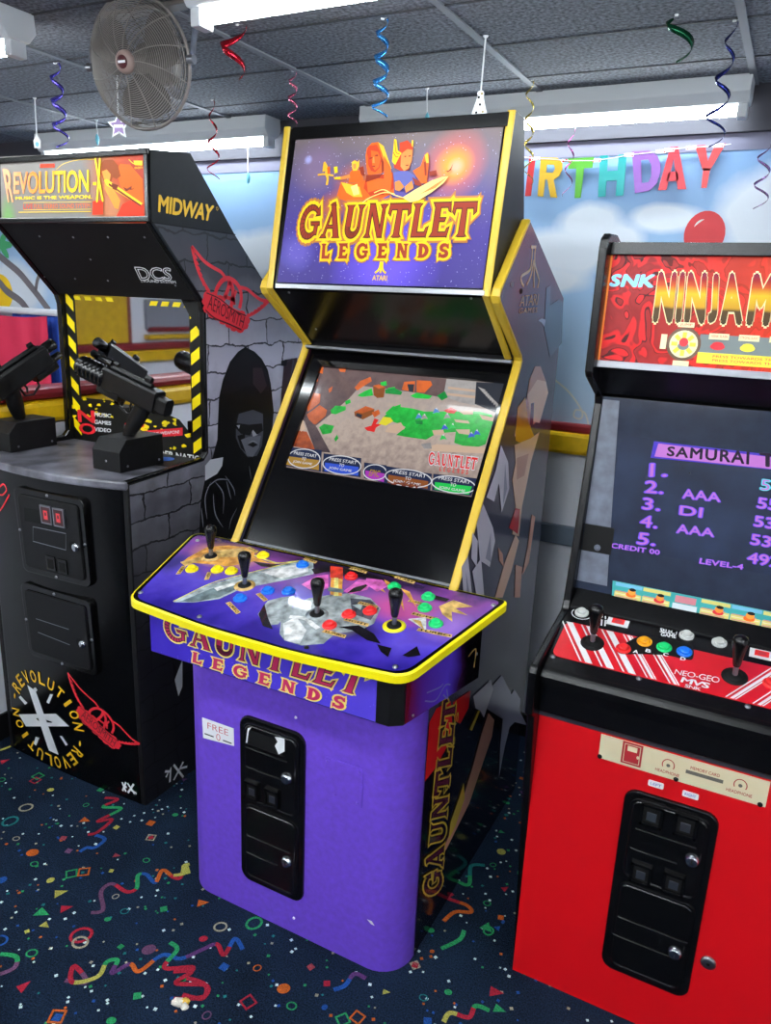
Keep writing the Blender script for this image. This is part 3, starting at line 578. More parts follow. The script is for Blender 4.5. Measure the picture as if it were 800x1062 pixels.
sp_(g3((85,620),(125,510),(190,520),(250,645)), 's_orange'); sp_(g3((150,420),(190,420),(260,490),(355,665),(250,655)), 's_rock'); sp_(g3((135,480),(155,430),(180,500),(150,520)), 's_peach')
for pts in (((355,370),(390,340),(460,345),(460,370),(390,400),(360,395)), ((540,270),(590,240),(640,220),(650,270),(570,280)), ((275,490),(310,465),(380,480),(360,530),(300,540)), ((455,310),(490,295),(495,320),(460,335)), ((750,220),(800,210),(800,260),(760,250)), ((700,180),(740,170),(745,200),(705,205)), ((380,570),(400,540),(410,565),(390,590))): sp_(g3(*pts), 's_green')
sp_(g3((720,420),(800,345),(840,330),(840,470),(780,450)), 's_green'); sp_(g4((0,300),(50,255),(170,270),(250,290),(380,290),(480,290),(600,290),(680,310),(690,350),(640,500),(580,520),(500,510),(440,490),(450,420),(330,430),(260,470),(120,450),(70,440),(130,390),(60,350)), 's_green')
sp_(g4((0,150),(60,140),(110,165),(100,185),(0,175)), 's_green2'); sp_(g4((160,190),(200,170),(300,190),(280,210),(190,205)), 's_green'); sp_(g4((330,190),(380,160),(400,200),(360,220)), 's_green2')
for pts in (((300,410),(370,405),(380,440),(310,440)), ((440,340),(530,350),(540,368),(450,358)), ((600,310),(690,330),(690,355),(620,340)), ((470,290),(560,280),(560,310),(500,310)), ((450,405),(540,405),(540,440),(470,430)), ((20,380),(100,360),(125,400),(70,430),(0,420))): sp_(g4(*pts), 's_peach')
for x, y, m in ((325,290,'s_lblue'), (215,325,'s_lblue'), (395,325,'s_grey'), (380,395,'s_blue'), (550,445,'s_blue'), (585,430,'s_blue'), (430,390,'s_lgreen'), (370,460,'s_lgreen'), (250,330,'s_grey')): sp_(g4((x-22,y+14),(x-8,y-18),(x+10,y-14),(x+24,y+10),(x+4,y+6)), m); sp_(g4((x-4,y-18),(x+4,y-26),(x+8,y-10)), 's_white')
sp_(g4((375,285),(420,265),(460,285),(440,305),(395,300)), 's_red'); sp_(g4((190,350),(240,350),(240,375),(200,372)), 's_green2')
sp_(g3((520,385),(600,345),(660,365),(655,400),(580,438),(525,415)), 's_brown'); sp_(g3((520,385),(600,345),(660,365),(580,395)), 's_orange'); sp_(g3((540,395),(575,405),(570,430),(530,412)), 's_dark'); sp_(g3((650,205),(690,195),(735,215),(725,285),(680,290),(655,270)), 's_brown'); sp_(g3((650,205),(690,195),(735,215),(690,225)), 's_orange')
sp_(g3((590,495),(640,480),(660,430),(690,440),(670,470),(720,465),(670,495),(660,525),(610,515)), 's_red'); sp_(g3((690,470),(720,420),(770,425),(790,450),(740,480)), 's_yel'); sp_(g3((640,390),(690,370),(700,400),(660,425)), 's_orange')
sp_(g4((270,520),(330,500),(640,520),(640,560),(300,545)), 's_peach'); sp_(g4((230,500),(290,490),(300,530),(250,530)), 's_grey')
# status plates along the bottom of the picture
for L4, m in (((g3((78,628),(297,650),(290,800),(35,757))), 's_gold'), (g3((310,672),(570,705),(565,838),(300,800)), 's_blue'), (g3((590,735),(745,755),(735,880),(590,845)), 's_purp'), (g4((10,640),(300,690),(290,795),(0,750)), 's_brown'), (g4((310,690),(590,720),(550,832),(300,795)), 's_lgreen')):
    sp_(L4, 's_navy'); (a, b_, c, d) = L4; sp_([tuple(.94*p[i]+.06*r[i] for i in (0,1)) for p, r in zip([(.55*a[0]+.45*d[0], .55*a[1]+.45*d[1]), (.55*b_[0]+.45*c[0], .55*b_[1]+.45*c[1]), c, d], [c, d, a, b_])], m)
    o[0] += .00005; cen = [(sum(p[i] for p in L4)/4) for i in (0, 1)]; hw = (b_[0]-a[0])/2; hh = (a[1]-d[1])/2
    pic.line(CR, ell(cen[0], cen[1], hw*1.0, abs(hh)*.98, 26), .0028, 's_white', o[0], closed=True); o[0] += .00005
    if m == 's_purp': text(pic, CR, 'EPIC', rectq(cen[0]-hw*.45, cen[1]-.012, cen[0]+hw*.45, cen[1]+.006), 's_gold', o[0], .02)
    else:
        for i, t_ in enumerate(('PRESS START', 'TO', 'JOIN GAME')): w_ = hw*(.72, .13, .6)[i]; text(pic, CR, t_, rectq(cen[0]-w_, cen[1]+.008-i*.013, cen[0]+w_, cen[1]+.017-i*.013), 's_white', o[0], .01)
    if m == 's_brown': text(pic, CR, 'KEY', rectq(cen[0]-.01, cen[1]-.03, cen[0]+.04, cen[1]-.012), 's_orange', o[0]+.00003, .04); pic.line(CR, [(cen[0]-hw*.8, cen[1]-.03), (cen[0]-.01, cen[1]-.012)], .006, 's_orange', o[0]+.00003)
o[0] += .0001
QS = P(CR, [(445,482), (494,488), (496,476), (446,470)]); fantasy(pic, CR, 'GAUNTLET', QS, 's_white', o[0], .08); fantasy(pic, CR, 'GAUNTLET', QS, 's_red', o[0]+.0001, .01)
QS = P(CR, [(456,489), (486,493), (487,488), (457,484)]); fantasy(pic, CR, 'LEGENDS', QS, 's_red', o[0], .0, .6)
pic.build('game_picture', screen)

# ------------------------------------------------------------------ control panel
PF, PB, ZF, ZB = 1.232, 1.578, .886, .951
pz = lambda x, y: ZF + (ZB-ZF)*(y-PF)/(PB-PF)
def rnd_corner(poly, radii, n=5):
    out = []
    for i, (p, r) in enumerate(zip(poly, radii)):
        if r <= 0: out.append(p); continue
        a = poly[i-1]; c = poly[(i+1) % len(poly)]
        va = V3((a[0]-p[0], a[1]-p[1])).normalized()*r; vc = V3((c[0]-p[0], c[1]-p[1])).normalized()*r
        for k in range(n+1):
            t = k/n; out.append(((1-t)**2*(p[0]+va.x)+2*t*(1-t)*p[0]+t*t*(p[0]+vc.x), (1-t)**2*(p[1]+va.y)+2*t*(1-t)*p[1]+t*t*(p[1]+vc.y)))
    return out
base_poly = [(GC-.37, PF+.006), (GC-.12, PF-.016), (GC+.12, PF-.016), (GC+.37, PF+.006), (GC+.458, PB), (GC-.458, PB)]
panel_poly = rnd_corner(base_poly, [.035, .06, .06, .035, .02, .03])
art('panel_art', [(0, (38,26,128)), (.25, (66,48,170)), (.45, (88,70,190)), (.6, (90,64,160)), (.85, (130,66,146)), (1, (70,44,96))], axis=1, rough=.22, coat=.8, wob=.42, nscale=9,
    spots=[((.17,.80,.5), (.13,.20,0), (226,150,80)), ((.78,.66,.5), (.14,.20,0), (190,80,150)), ((.56,.95,.5), (.3,.09,0), (20,16,26)), ((.70,.36,.5), (.10,.16,0), (26,20,40)), ((.60,.33,.5), (.13,.20,0), (150,146,160)), ((.92,.6,.5), (.07,.2,0), (150,110,200)), ((.05,.55,.5), (.06,.2,0), (60,50,120))])
b = MB(); b.plan([(x, y) for x, y in panel_poly], lambda x, y: pz(x, y)-.018, lambda x, y: pz(x, y)-.0004, 'glossy_black'); panel = b.build('control_panel', gaunt)
CP = Surf((GC, PF, ZF), (1,0,0), (0, PB-PF, ZB-ZF))
inner = [((x-GC)*.975, ((y-PF-.17)*.955+.17)*CP.V.y**-1) for x, y in panel_poly]
b = MB(); b.poly(CP, inner, 'panel_art', .0003); b.build('panel_print', panel)
b = MB(); ring0 = panel_poly
def ed(mb, poly, d0, d1, z0, z1, m):
    n = len(poly); cen = (GC, 1.41); R = [[], [], [], []]
    for i in range(n):
        a = poly[i-1]; c = poly[(i+1) % n]; dx, dy = c[0]-a[0], c[1]-a[1]; l = math.hypot(dx, dy) or 1; nx, ny = dy/l, -dx/l; x, y = poly[i]
        R[0].append((x+nx*d0, y+ny*d0, pz(x, y)+z1)); R[1].append((x+nx*d1, y+ny*d1, pz(x, y)+z1-.003)); R[2].append((x+nx*d1, y+ny*d1, pz(x, y)+z0+.003)); R[3].append((x+nx*d0, y+ny*d0, pz(x, y)+z0))
    mb.loft(R, m, False)
ed(b, ring0, -.001, .005, -.0215, .0012, 'bright_yellow'); b.build('edge_trim', panel)
# art printed under the clear top: sword, shield, axe
for n, c in dict(blade=(150,162,164), blade_dark=(96,112,116), blade_light=(196,202,200), shield=(136,144,146), shield_dark=(64,68,78), art_orange=(226,140,60), art_tan=(206,160,92), art_pink=(214,90,170), art_red=(204,52,36), art_glow=(246,206,110), art_black=(16,14,22)).items(): mat(n, c, .24, coat=.8, noise=.30, nscale=45)
c5 = lambda *pp: P(CP, [(180+x/5.714, 550+y/5.714) for x, y in pp]); c6 = lambda *pp: P(CP, [(290+x/5.714, 570+y/5.714) for x, y in pp])
pa = MB(); o = [.0005]
def pp_(pts, m, w=None):
    o[0] += .00006
    if w: pa.line(CP, smoothpath(pts, 6), w, m, o[0])
    else: pa.poly(CP, pts, m, o[0])
pp_(c5((45,195),(90,160),(200,100),(330,90),(480,110),(480,160),(560,190),(660,190),(600,200),(480,185),(330,215),(250,205),(130,195)), 'art_orange'); pp_(c5((250,120),(400,105),(470,130),(400,160),(280,160)), 'art_tan'); pp_(c5((470,185),(560,200),(640,205),(720,185),(640,225),(520,215)), 'art_black'); pp_(c5((70,215),(40,190),(150,160),(200,165)), 'art_tan')
pp_(c5((480,150),(590,190),(640,195),(740,185),(800,200)), 'art_glow', .006)
shield = c6((85,340),(170,290),(300,270),(420,260),(540,290),(600,350),(560,440),(480,480),(330,500),(260,560),(130,570),(30,540),(0,500),(10,420)); pp_(shield, 'shield'); pp_(c6((20,440),(100,400),(160,480),(120,560),(30,540)), 'blade_light'); pp_(c6((420,290),(540,300),(590,350),(540,420),(430,380)), 'shield_dark'); pp_(c6((350,460),(470,450),(560,500),(600,560),(520,540),(430,480)), 'art_black'); pp_(c6((430,330),(500,320),(480,360)), 'blade')
pp_(c6((60,400),(150,410),(190,440),(230,470)), 'blade_light', .012)
pp_(c5((0,428),(100,375),(220,322),(400,272),(560,230),(700,196),(830,180),(830,262),(700,290),(560,318),(400,350),(270,410),(120,430)), 'blade'); pp_(c5((40,425),(220,350),(400,300),(420,330),(270,400),(130,425)), 'blade_dark'); pp_(c5((0,424),(220,318),(400,268),(700,193),(820,178)), 'art_glow', .004); pp_(c5((520,250),(700,210),(800,200),(800,250),(640,290)), 'blade_light'); pp_(c5((240,345),(400,300),(410,312),(260,362)), 'blade_light')
pp_(c5((500,500),(560,420),(640,400),(720,390),(700,480),(620,560),(540,570)), 'shield'); pp_(c5((505,500),(540,440),(560,520),(590,590),(530,570)), 'art_black')
pp_(c6((130,210),(220,160),(290,150),(290,230),(240,250),(180,240)), 'art_pink'); pp_(c6((190,120),(280,90),(300,130),(210,150)), 'art_black'); pp_(c6((380,250),(470,180),(550,190),(520,240),(420,268)), 'art_pink'); pp_(c6((400,262),(480,250),(545,200),(440,230)), 'art_black')
pp_(c6((302,100),(375,110),(378,180),(300,170)), 'art_red'); pp_(c6((305,170),(375,180),(370,280),(300,270)), 'art_orange'); pp_(c6((325,170),(350,172),(350,280),(322,278)), 'art_glow'); pp_(c6((290,225),(380,240),(378,262),(288,250)), 'blade_dark')
for x, y, dx, dy in ((540,200,90,60),(620,180,60,100),(700,250,40,120)): pp_(c6((x,y),(x+dx*.6,y+dy*.2),(x+dx,y+dy),(x+dx*.3,y+dy*.5)), 'art_orange')
cg = lambda *pp: P(CP, [(380+x/5.307, 560+y/5.307) for x, y in pp])
pp_(cg((400,370),(480,335),(590,372),(490,380),(560,420),(470,400),(475,455),(420,415)), 'art_tan'); pp_(cg((230,440),(330,430),(330,505)), 'blade_light'); pp_(cg((250,440),(300,450),(320,500)), 'art_tan'); pp_(cg((60,580),(140,600),(120,650),(80,620)), 'art_black'); pp_(cg((200,640),(280,590),(300,640),(230,650)), 'art_black'); pp_(cg((0,215),(90,225),(120,260),(60,290),(0,250)), 'art_pink'); pp_(cg((190,270),(240,290),(280,380),(240,330)), 'art_orange'); pp_(cg((380,310),(460,330),(440,345),(370,330)), 'art_black')
pa.build('panel_artwork', panel)
for t_, x, y, w_, a in (('TURBO',188,592,.05,-70),('FIGHT',216,598,.045,-62),('TURBO',242,631,.075,-28),('FIGHT',272,620,.05,-28),('TURBO',347,658,.07,0),('FIGHT',370,646,.075,0),('MAGIC',382,628,.06,0),('START',372,592,.06,-5),('START',322,582,.05,-8),('TURBO',451,657,.1,4),('FIGHT',441,640,.08,0),('MAGIC',434,626,.06,-4),('START',420,602,.07,-8),('MAGIC',262,571,.05,-14)):
    pl = MB(); cu, cv = CP.px(x, y); ca, sa = math.cos(math.radians(a)), math.sin(math.radians(a)); rot = lambda u, v: (cu+u*ca-v*sa, cv+u*sa+v*ca); h_ = .0058; w_ *= .72
    pl.poly(CP, [rot(-w_/2-.004,-h_), rot(w_/2+.004,-h_), rot(w_/2+.002,h_), rot(-w_/2-.002,h_)], 'art_tan', .0022); text(pl, CP, t_, [rot(-w_/2,-h_*.6), rot(w_/2,-h_*.6), rot(w_/2,h_*.6), rot(-w_/2,h_*.6)], 'art_black', .0024, .02); pl.build('button_name', panel)
for c, col in dict(yellow=(250,226,0), blue=(14,110,220), red=(232,34,36), green=(20,200,110)).items(): mat('button_'+c, col, .3)
def button(S, u, v, r, m, parent, ring=None):
    q = MB(); O = S.pt(u, v, .0006); q.lathe([(r*1.0,0),(r*1.0,.003),(r*.86,.0055),(r*.72,.0055),(r*.70,.003)], O, S.N, ring or m, 20); q.lathe([(r*.66,.002),(r*.66,.0085),(r*.56,.0105),(r*.3,.0095),(.0005,.0092)], O, S.N, m, 20); return q.build('button', parent)
for c, pts in dict(yellow=((198.7,591.4),(225,592),(239.7,593.5),(272.5,577.2)), blue=((248.6,621.9),(277.5,614),(299,614.5),(313.5,587)), red=((341.5,649.7),(361.5,638.7),(383.5,635),(364,599)), green=((451.8,648),(440.4,631.8),(444,620.3),(408.7,609.8))).items():
    rg = MB()
    for x, y in pts: u, v = CP.px(x, y); button(CP, u, v+.002, .0165, 'button_'+c, panel)
def joystick(S, u, v, parent, plate='art_tan', h=.088, lean=(0, 0), disc='dull_black'):
    q = MB(); O = S.pt(u, v, .001); q.lathe([(.026,0),(.026,.0015),(.017,.003)], O, S.N, plate, 20); q.lathe([(.017,.002),(.016,.005),(.008,.006)], O, S.N, disc, 18); js = q.build('joystick', parent)
    A = (V3((0,0,1))+V3((lean[0], lean[1], 0))).normalized()
    q = MB(); q.lathe([(.0055,.004),(.0055,h*.36)], O, A, 'steel', 10); q.build('shaft', js)
    q = MB(); q.lathe([(.0065,h*.26),(.0085,h*.32),(.0105,h*.5),(.0155,h*.78),(.0162,h*.88),(.013,h*.96),(.006,h),(.0005,h*1.005)], O, A, 'satin_black', 18); q.build('bat_handle', js)
    return js
for x, y, pt_ in ((219,578,'art_tan'), (254,608,'art_tan'), (329,638,'shield'), (409,650,'bright_yellow')): u, v = CP.px(x, y); joystick(CP, u, v, panel, pt_)
for x, y in ((146,615), (207,640), (410,692), (318,672), (205,561), (512,628), (395,585)): u, v = CP.px(x, y); sc = MB(); sc.lathe([(.006,0),(.005,.0022),(.001,.003)], CP.pt(u, v, .001), CP.N, 'steel' if x != 318 else 'dull_black', 10); sc.build('bolt', panel)
# housing under the panel
FY, BY_, HF, HB = 1.262, 1.566, .330, .408
hp = [(GC-HF, FY), (GC+HF-.005, FY), (GC+HF+.02, FY+.02), (GC+HB, BY_), (GC-HB, BY_)]
b = MB(); b.plan(hp, .748, lambda x, y: pz(x, y)-.0185, 'board_black'); hous = b.build('control_housing', gaunt, bevel=.004)
HS = Surf((GC, FY, .748), (1,0,0), (0,0,1))
art('housing_art', [(0, (58,40,170)), (.5, (70,54,196)), (1, (84,66,200))], axis=0, rough=.3, coat=.4, wob=.3, nscale=14, speck=(120, (120,110,230)))
b = MB(); b.slab(HS, rectq(-HF+.003, .004, HF-.035, .128), 'housing_art', 0, .0012); b.build('front_print', hous)
for n, c in dict(h_red=(190,40,90), h_yel=(240,220,110), h_dark=(70,16,50)).items(): mat(n, c, .35, coat=.3)
b = MB(); Q = P(HS, [(172,661), (374,721.5), (386,694), (170,637)]); fantasy(b, HS, 'GAUNTLET', Q, 'h_yel', .0018, .075); fantasy(b, HS, 'GAUNTLET', Q, 'h_dark', .0021, .015); fantasy(b, HS, 'GAUNTLET', Q, 'h_red', .0024, -.022)
Q = P(HS, [(199,685.5), (357,735.5), (359,724), (200,675.5)]); fantasy(b, HS, 'LEGENDS', Q, 'h_yel', .0018, .15, .9); fantasy(b, HS, 'LEGENDS', Q, 'h_red', .0022, .04, .9); b.build('front_lettering', hous)
hr0, hr1 = V3((GC+HF+.02, FY+.02, .748)), V3((GC+HB, BY_, .748)); HR = Surf(hr0, hr1-hr0, (0,0,1)); hl = (hr1-hr0).length
art('housing_side_art', [(0, (66,14,40)), (.2, (80,40,150)), (.55, (88,60,200)), (.72, (40,14,46)), (.8, (10,8,14)), (1, (8,8,10))], axis=1, rough=.2, coat=.5, wob=.10, nscale=9)
b = MB(); b.slab(HR, [(.004,.004), (hl-.004,.004), (hl-.004,.175), (.004,.128)], 'housing_side_art', 0, .0012); b.build('side_print', hous)
b = MB()
for pts in (((320,885),(380,880),(430,800),(460,795)), ((420,850),(445,870),(440,820)), ((560,640),(600,600),(590,700)), ((330,840),(400,810),(420,790))):
    b = MB(); b.line(HR, smoothpath(P(HR, [(380+x/5.307, 560+y/5.307) for x, y in pts])), .0035, 'art_tan' if pts[0][0] > 500 else 'fig_blue', .0018); b.build('side_swirl', hous)
for x, y in ((430,700), (428,742), (507,707), (512,642), (494,678)): u, v = HR.px(x, y); sc = MB(); sc.lathe([(.004,0),(.003,.002)], HR.pt(u, v, .0012), HR.N, 'steel', 8); sc.build('screw', hous)
# purple pedestal with rounded corners
PY = 1.36
ped = arc(GL+.085, PY+.085, .085, .085, 180, 270, 8) + arc(GR-.085, PY+.085, .085, .085, 270, 360, 8) + [(GR, 1.457), (GL, 1.457)]
b = MB(); n = len(ped); b.loft([[(x, y, z) for x, y in ped] for z in (0, .752)], 'purple_paint', True, False); pd = b.build('pedestal', gaunt)
for p in pd.data.polygons: p.use_smooth = abs(p.normal.z) < .5
FS2 = Surf((GC, PY, 0), (1,0,0), (0,0,1))
def coin_door(S, uv, split, parent, locks, slots, rim='satin_black', ribs=(), r=.03):
    u0, v0, u1, v1 = uv
    q = MB(); q.slab(S, rrect(u0, v0, u1, v1, r), 'satin_black', -.004, .007); fr = q.build('coin_door', parent, bevel=.004)
    for a, c in ((split+.004, v1-.014), (v0+.014, split-.004)):
        q = MB(); q.slab(S, rrect(u0+.014, a, u1-.014, c, r*.75), rim, .005, .0105); d = q.build('door', fr, bevel=.0025)
        q = MB(); q.loft([[S.pt(u, v, .0108) for u, v in rrect(u0+.02, a+.006, u1-.02, c-.006, r*.6)], [S.pt(u, v, .0125) for u, v in rrect(u0+.022, a+.008, u1-.022, c-.008, r*.58)], [S.pt(u, v, .0108) for u, v in rrect(u0+.025, a+.011, u1-.025, c-.011, r*.55)]], 'satin_black', False); q.build('door_rim', fr)
    for u, v in locks:
        q = MB(); q.lathe([(.0155,.010),(.0155,.013),(.0125,.016),(.0115,.019),(.0105,.0195),(.0005,.0195)], S.pt(u, v), S.N, 'chrome', 18); q.mesh([S.pt(u+a, v+c, .0198) for a, c in rectq(-.0012,-.006,.0012,.006)], [(0,1,2,3)], 'dull_black'); q.build('lock', fr)
    for u, v, w, h in slots:
        q = MB()
        for r0, r1 in (((u-w/2, v-h/2), (u-w/2+.006, v+h/2)), ((u+w/2-.006, v-h/2), (u+w/2, v+h/2)), ((u-w/2, v+h/2-.007), (u+w/2, v+h/2)), ((u-w/2, v-h/2), (u+w/2, v-h/2+.006))): q.slab(S, rectq(*r0, *r1), 'satin_black', .010, .018)
        q.slab(S, rectq(u-w/2+.004, v-h/2+.004, u+w/2-.004, v+h/2-.004), 'dull_black', .010, .012); q.slab(S, rectq(u-w*.22, v-h*.3, u+w*.22, v+h*.1), 'steel' if w > .033 else 'satin_black', .011, .0125); q.build('coin_return', fr, bevel=.001)
    for a, c, v in ribs:
        q = MB(); q.tube([S.pt(a, v, .0105), S.pt(a+.01, v, .012), S.pt(c-.01, v, .012), S.pt(c, v, .0105)], .0018, 'satin_black', 6); q.build('pressed_rib', fr)
    return fr
f2 = lambda x, y: FS2.px(x, y)
LK = [f2(300,805), f2(300,891)]
fr = coin_door(FS2, (-1.079-GC, .108, -.884-GC, .594), f2(280,838)[1], pd, LK, [(*f2(264,817), .042, .05), (*f2(285,825), .042, .05)], ribs=[(f2(258,780)[0], f2(300,790)[0], f2(270,777)[1]), (f2(258,795)[0], f2(295,800)[0], f2(270,797)[1]), (f2(258,862)[0], f2(303,880)[0], f2(270,868)[1]), (f2(258,880)[0], f2(290,890)[0], f2(270,886)[1])])
b = MB(); u0, v0 = f2(258,758); u1, v1 = f2(296,781); b.slab(FS2, rectq(u0, v0-.03, u1, v0+.012), 'dull_black', .0100, .0110); b.build('blank_plate', fr)
b = MB(); b.slab(FS2, P(FS2, [(288,771), (292,780), (298,777), (298,763), (288,762), (291,767)]), 'white_print', .0112, .0118); b.build('torn_paper', fr); b = MB(); b.slab(FS2, P(FS2, [(258,768), (260,753), (264,752), (261,756), (259.5,768)]), 'white_print', .0112, .0116); b.build('torn_paper', fr)
b = MB(); q = P(FS2, [(211,765), (243,773.5), (242.5,755.5), (210,744)]); b.slab(FS2, q, 'white_print', 0, .0012); sg = b.build('price_sticker', pd); sg['label'] = 'white FREE 0 sticker'
mat('sticker_red', (200,60,70), .6)
b = MB(); (u0, v0), (u1, v1) = q[0], q[2]; du, dv = u1-u0, v1-v0
text(b, FS2, 'FREE', rectq(u0+.16*du, v0+.56*dv, u0+.84*du, v0+.86*dv), 'sticker_red', .0016, -.01); text(b, FS2, '0', rectq(u0+.44*du, v0+.14*dv, u0+.58*du, v0+.48*dv), 'sticker_red', .0016, -.01)
for a, c in ((.06,.36), (.66,.94)): b.poly(FS2, rectq(u0+a*du, v0+.22*dv, u0+c*du, v0+.28*dv), 'black_print', .0016)
b.build('sticker_print', sg)
b = MB(); (u0, v1), (u1, v0) = f2(338,784), f2(376,838); b.slab(FS2, rectq(u0, v0, u1, v1), 'purple_paint', -.001, .0036); cvp = b.build('service_plate', pd, bevel=.0012)
for a, c in ((u0+.008, v1-.008), (u1-.008, v1-.008), (u0+.03, v0+.012), (u1-.012, v0+.012)): sc = MB(); sc.lathe([(.004,0),(.004,.0015),(.001,.003)], FS2.pt(a, c, .0034), FS2.N, 'purple_paint', 10); sc.build('screw', cvp)
for x, y in ((307,744), (305,952)): b = MB(); u, v = f2(x, y); b.lathe([(.004,0),(.003,.0025)], FS2.pt(u, v), FS2.N, 'white_print', 8); b.build('bolt', pd)
b = MB(); b.poly(FS2, P(FS2, [(381,953), (386,955), (389,960), (385,958)]), 'white_print', .001); b.build('paint_chip', pd)
# ------------------------------------------------------------------ art on the right side
SS = Surf((GR, 0, 0), (0,1,0), (0,0,1))
for n, c in dict(sd_tan=(196,160,110), sd_gold=(214,180,60), sd_peach=(244,190,156), sd_peach2=(212,148,122), sd_rock=(206,200,216), sd_rock2=(150,148,168), sd_red=(216,30,34), sd_black=(10,9,14), sd_navy=(58,60,82), sd_orange=(214,140,30), sd_maroon=(110,30,60)).items(): mat(n, c, .14, coat=.4)
sa = MB(); o = [.0006]
def ss_(pts, m, w=None):
    o[0] += .00006
    if w: sa.line(SS, smoothpath(pts, 5), w, m, o[0])
    else: sa.poly(SS, pts, m, o[0])
e3 = lambda *pp: P(SS, [(480+x/6.633, 220+y/6.633) for x, y in pp]); e8 = lambda *pp: P(SS, [(460+x/4.425, 380+y/4.425) for x, y in pp]); e4 = lambda *pp: P(SS, [(430+x/4.082, 700+y/4.082) for x, y in pp])
for pts in (((480,240),(475,330),(460,400),(405,440),(405,480),(420,510)), ((500,240),(495,350),(515,430),(525,470),(515,520)), ((488,330),(470,430),(440,500)), ((490,350),(490,520)), ((470,240),(505,240))): ss_(e3(*pts), 'sd_tan', .007)
text(sa, SS, 'ATARI', e3((388,650),(512,640),(522,560),(398,575)), 'sd_tan', .0016, -.01); text(sa, SS, 'GAMES', e3((385,698),(508,690),(512,655),(390,660)), 'sd_tan', .0016, 0, 1.3)
ss_(e3((575,520),(605,500),(600,640),(660,600),(690,620),(680,900),(600,1000),(560,800)), 'sd_navy'); ss_(e3((515,745),(540,730),(570,740),(560,790),(540,760)), 'sd_rock2')
# a generic bearded warrior reaching up
ss_(e8((395,60),(420,0),(445,0),(470,70),(440,130),(450,200),(420,260),(380,290),(350,330),(325,320),(340,220),(380,150)), 'sd_peach2'); ss_(e8((330,300),(340,190),(375,140),(390,260),(420,330),(370,360),(330,340)), 'sd_orange'); ss_(e8((385,130),(430,60),(470,70),(480,120),(440,260),(400,250)), 'sd_peach'); ss_(e8((400,170),(415,165),(410,280),(395,270)), 'sd_maroon')
ss_(e8((325,360),(400,330),(440,300),(400,440),(385,520),(360,640),(345,780),(315,770),(330,640),(315,520),(330,440)), 'sd_peach'); ss_(e8((335,420),(390,400),(370,500),(335,520)), 'sd_peach2'); ss_(e8((300,740),(330,650),(350,655),(340,770)), 'sd_red')
ss_(e8((330,770),(345,800),(310,940),(270,1060),(235,1060),(280,900)), 'sd_peach'); ss_(e8((330,910),(360,920),(350,1060),(325,1060)), 'sd_peach2'); ss_(e8((405,680),(420,690),(390,900),(360,960),(385,830)), 'sd_peach2'); ss_(e8((250,830),(270,860),(275,920),(255,890)), 'sd_peach2')
for pts in (((262,360),(295,440),(300,560),(265,670),(255,560),(240,470)), ((240,470),(262,400),(255,520),(230,620),(195,600)), ((180,630),(225,740),(235,800),(210,920),(165,890),(150,720)), ((130,760),(155,800),(150,920),(125,880)), ((80,920),(110,870),(130,1060),(90,1060)), ((130,940),(170,880),(185,1060),(150,1060))): ss_(e8(*pts), 'sd_rock')
for pts in (((280,440),(290,560),(270,640)), ((215,760),(215,900),(190,880)), ((100,940),(120,1060),(105,1060))): ss_(e8(*pts), 'sd_rock2')
ss_(P(SS, [(500,722), (520,700), (546,752), (520,745), (505,735)]), 'sd_rock2')
# lower part: red flare, blade, feathers, upright lettering
ss_(e4((40,450),(60,200),(90,140),(150,110),(160,250),(120,330),(80,400)), 'sd_red'); ss_(e4((160,115),(235,65),(225,140),(190,205),(165,190)), 'sd_red')
ss_(e4((310,160),(335,190),(325,260),(270,420),(230,540),(180,640),(130,740),(120,735),(190,560),(240,400),(280,250)), 'sd_peach2'); ss_(e4((205,455),(210,520),(170,640),(140,700),(150,620),(185,520)), 'sd_gold'); ss_(e4((375,140),(420,60),(445,100),(440,180),(400,220),(380,300),(355,430),(360,300)), 'sd_rock2'); ss_(e4((230,230),(265,150),(275,150),(240,235)), 'sd_gold'); ss_(e4((245,90),(320,20),(330,60),(290,180),(275,150),(255,140)), 'sd_rock')
QV = P(SS, [(456,925), (472,724), (459,728), (438.5,930)])
for gr, m, of in ((.10, 'sd_gold', .0030), (.02, 'sd_black', .0033)): fantasy(sa, SS, 'GAUNTLET', QV, m, of, gr)
for k in range(7): cu, cv = SS.px(472-k*3.6, 745+k*24); text(sa, SS, 'LEGENDS'[6-k], [(cu+.016,cv-.014), (cu+.016,cv+.014), (cu-.012,cv+.014), (cu-.012,cv-.014)], 'sd_gold', .003, .0)
fantasy(sa, SS, 'GAUNTLET', QV, 'sd_maroon', .0036, -.02)
sa.build('side_artwork', g_side)
for x, y, m in ((531,295,'steel'), (540.5,302,'dull_black')): u, v = SS.px(x, y); sc = MB(); sc.lathe([(.007,0),(.006,.002),(.001,.003)], SS.pt(u, v, .0005), SS.N, m, 10); sc.build('bolt', g_side)
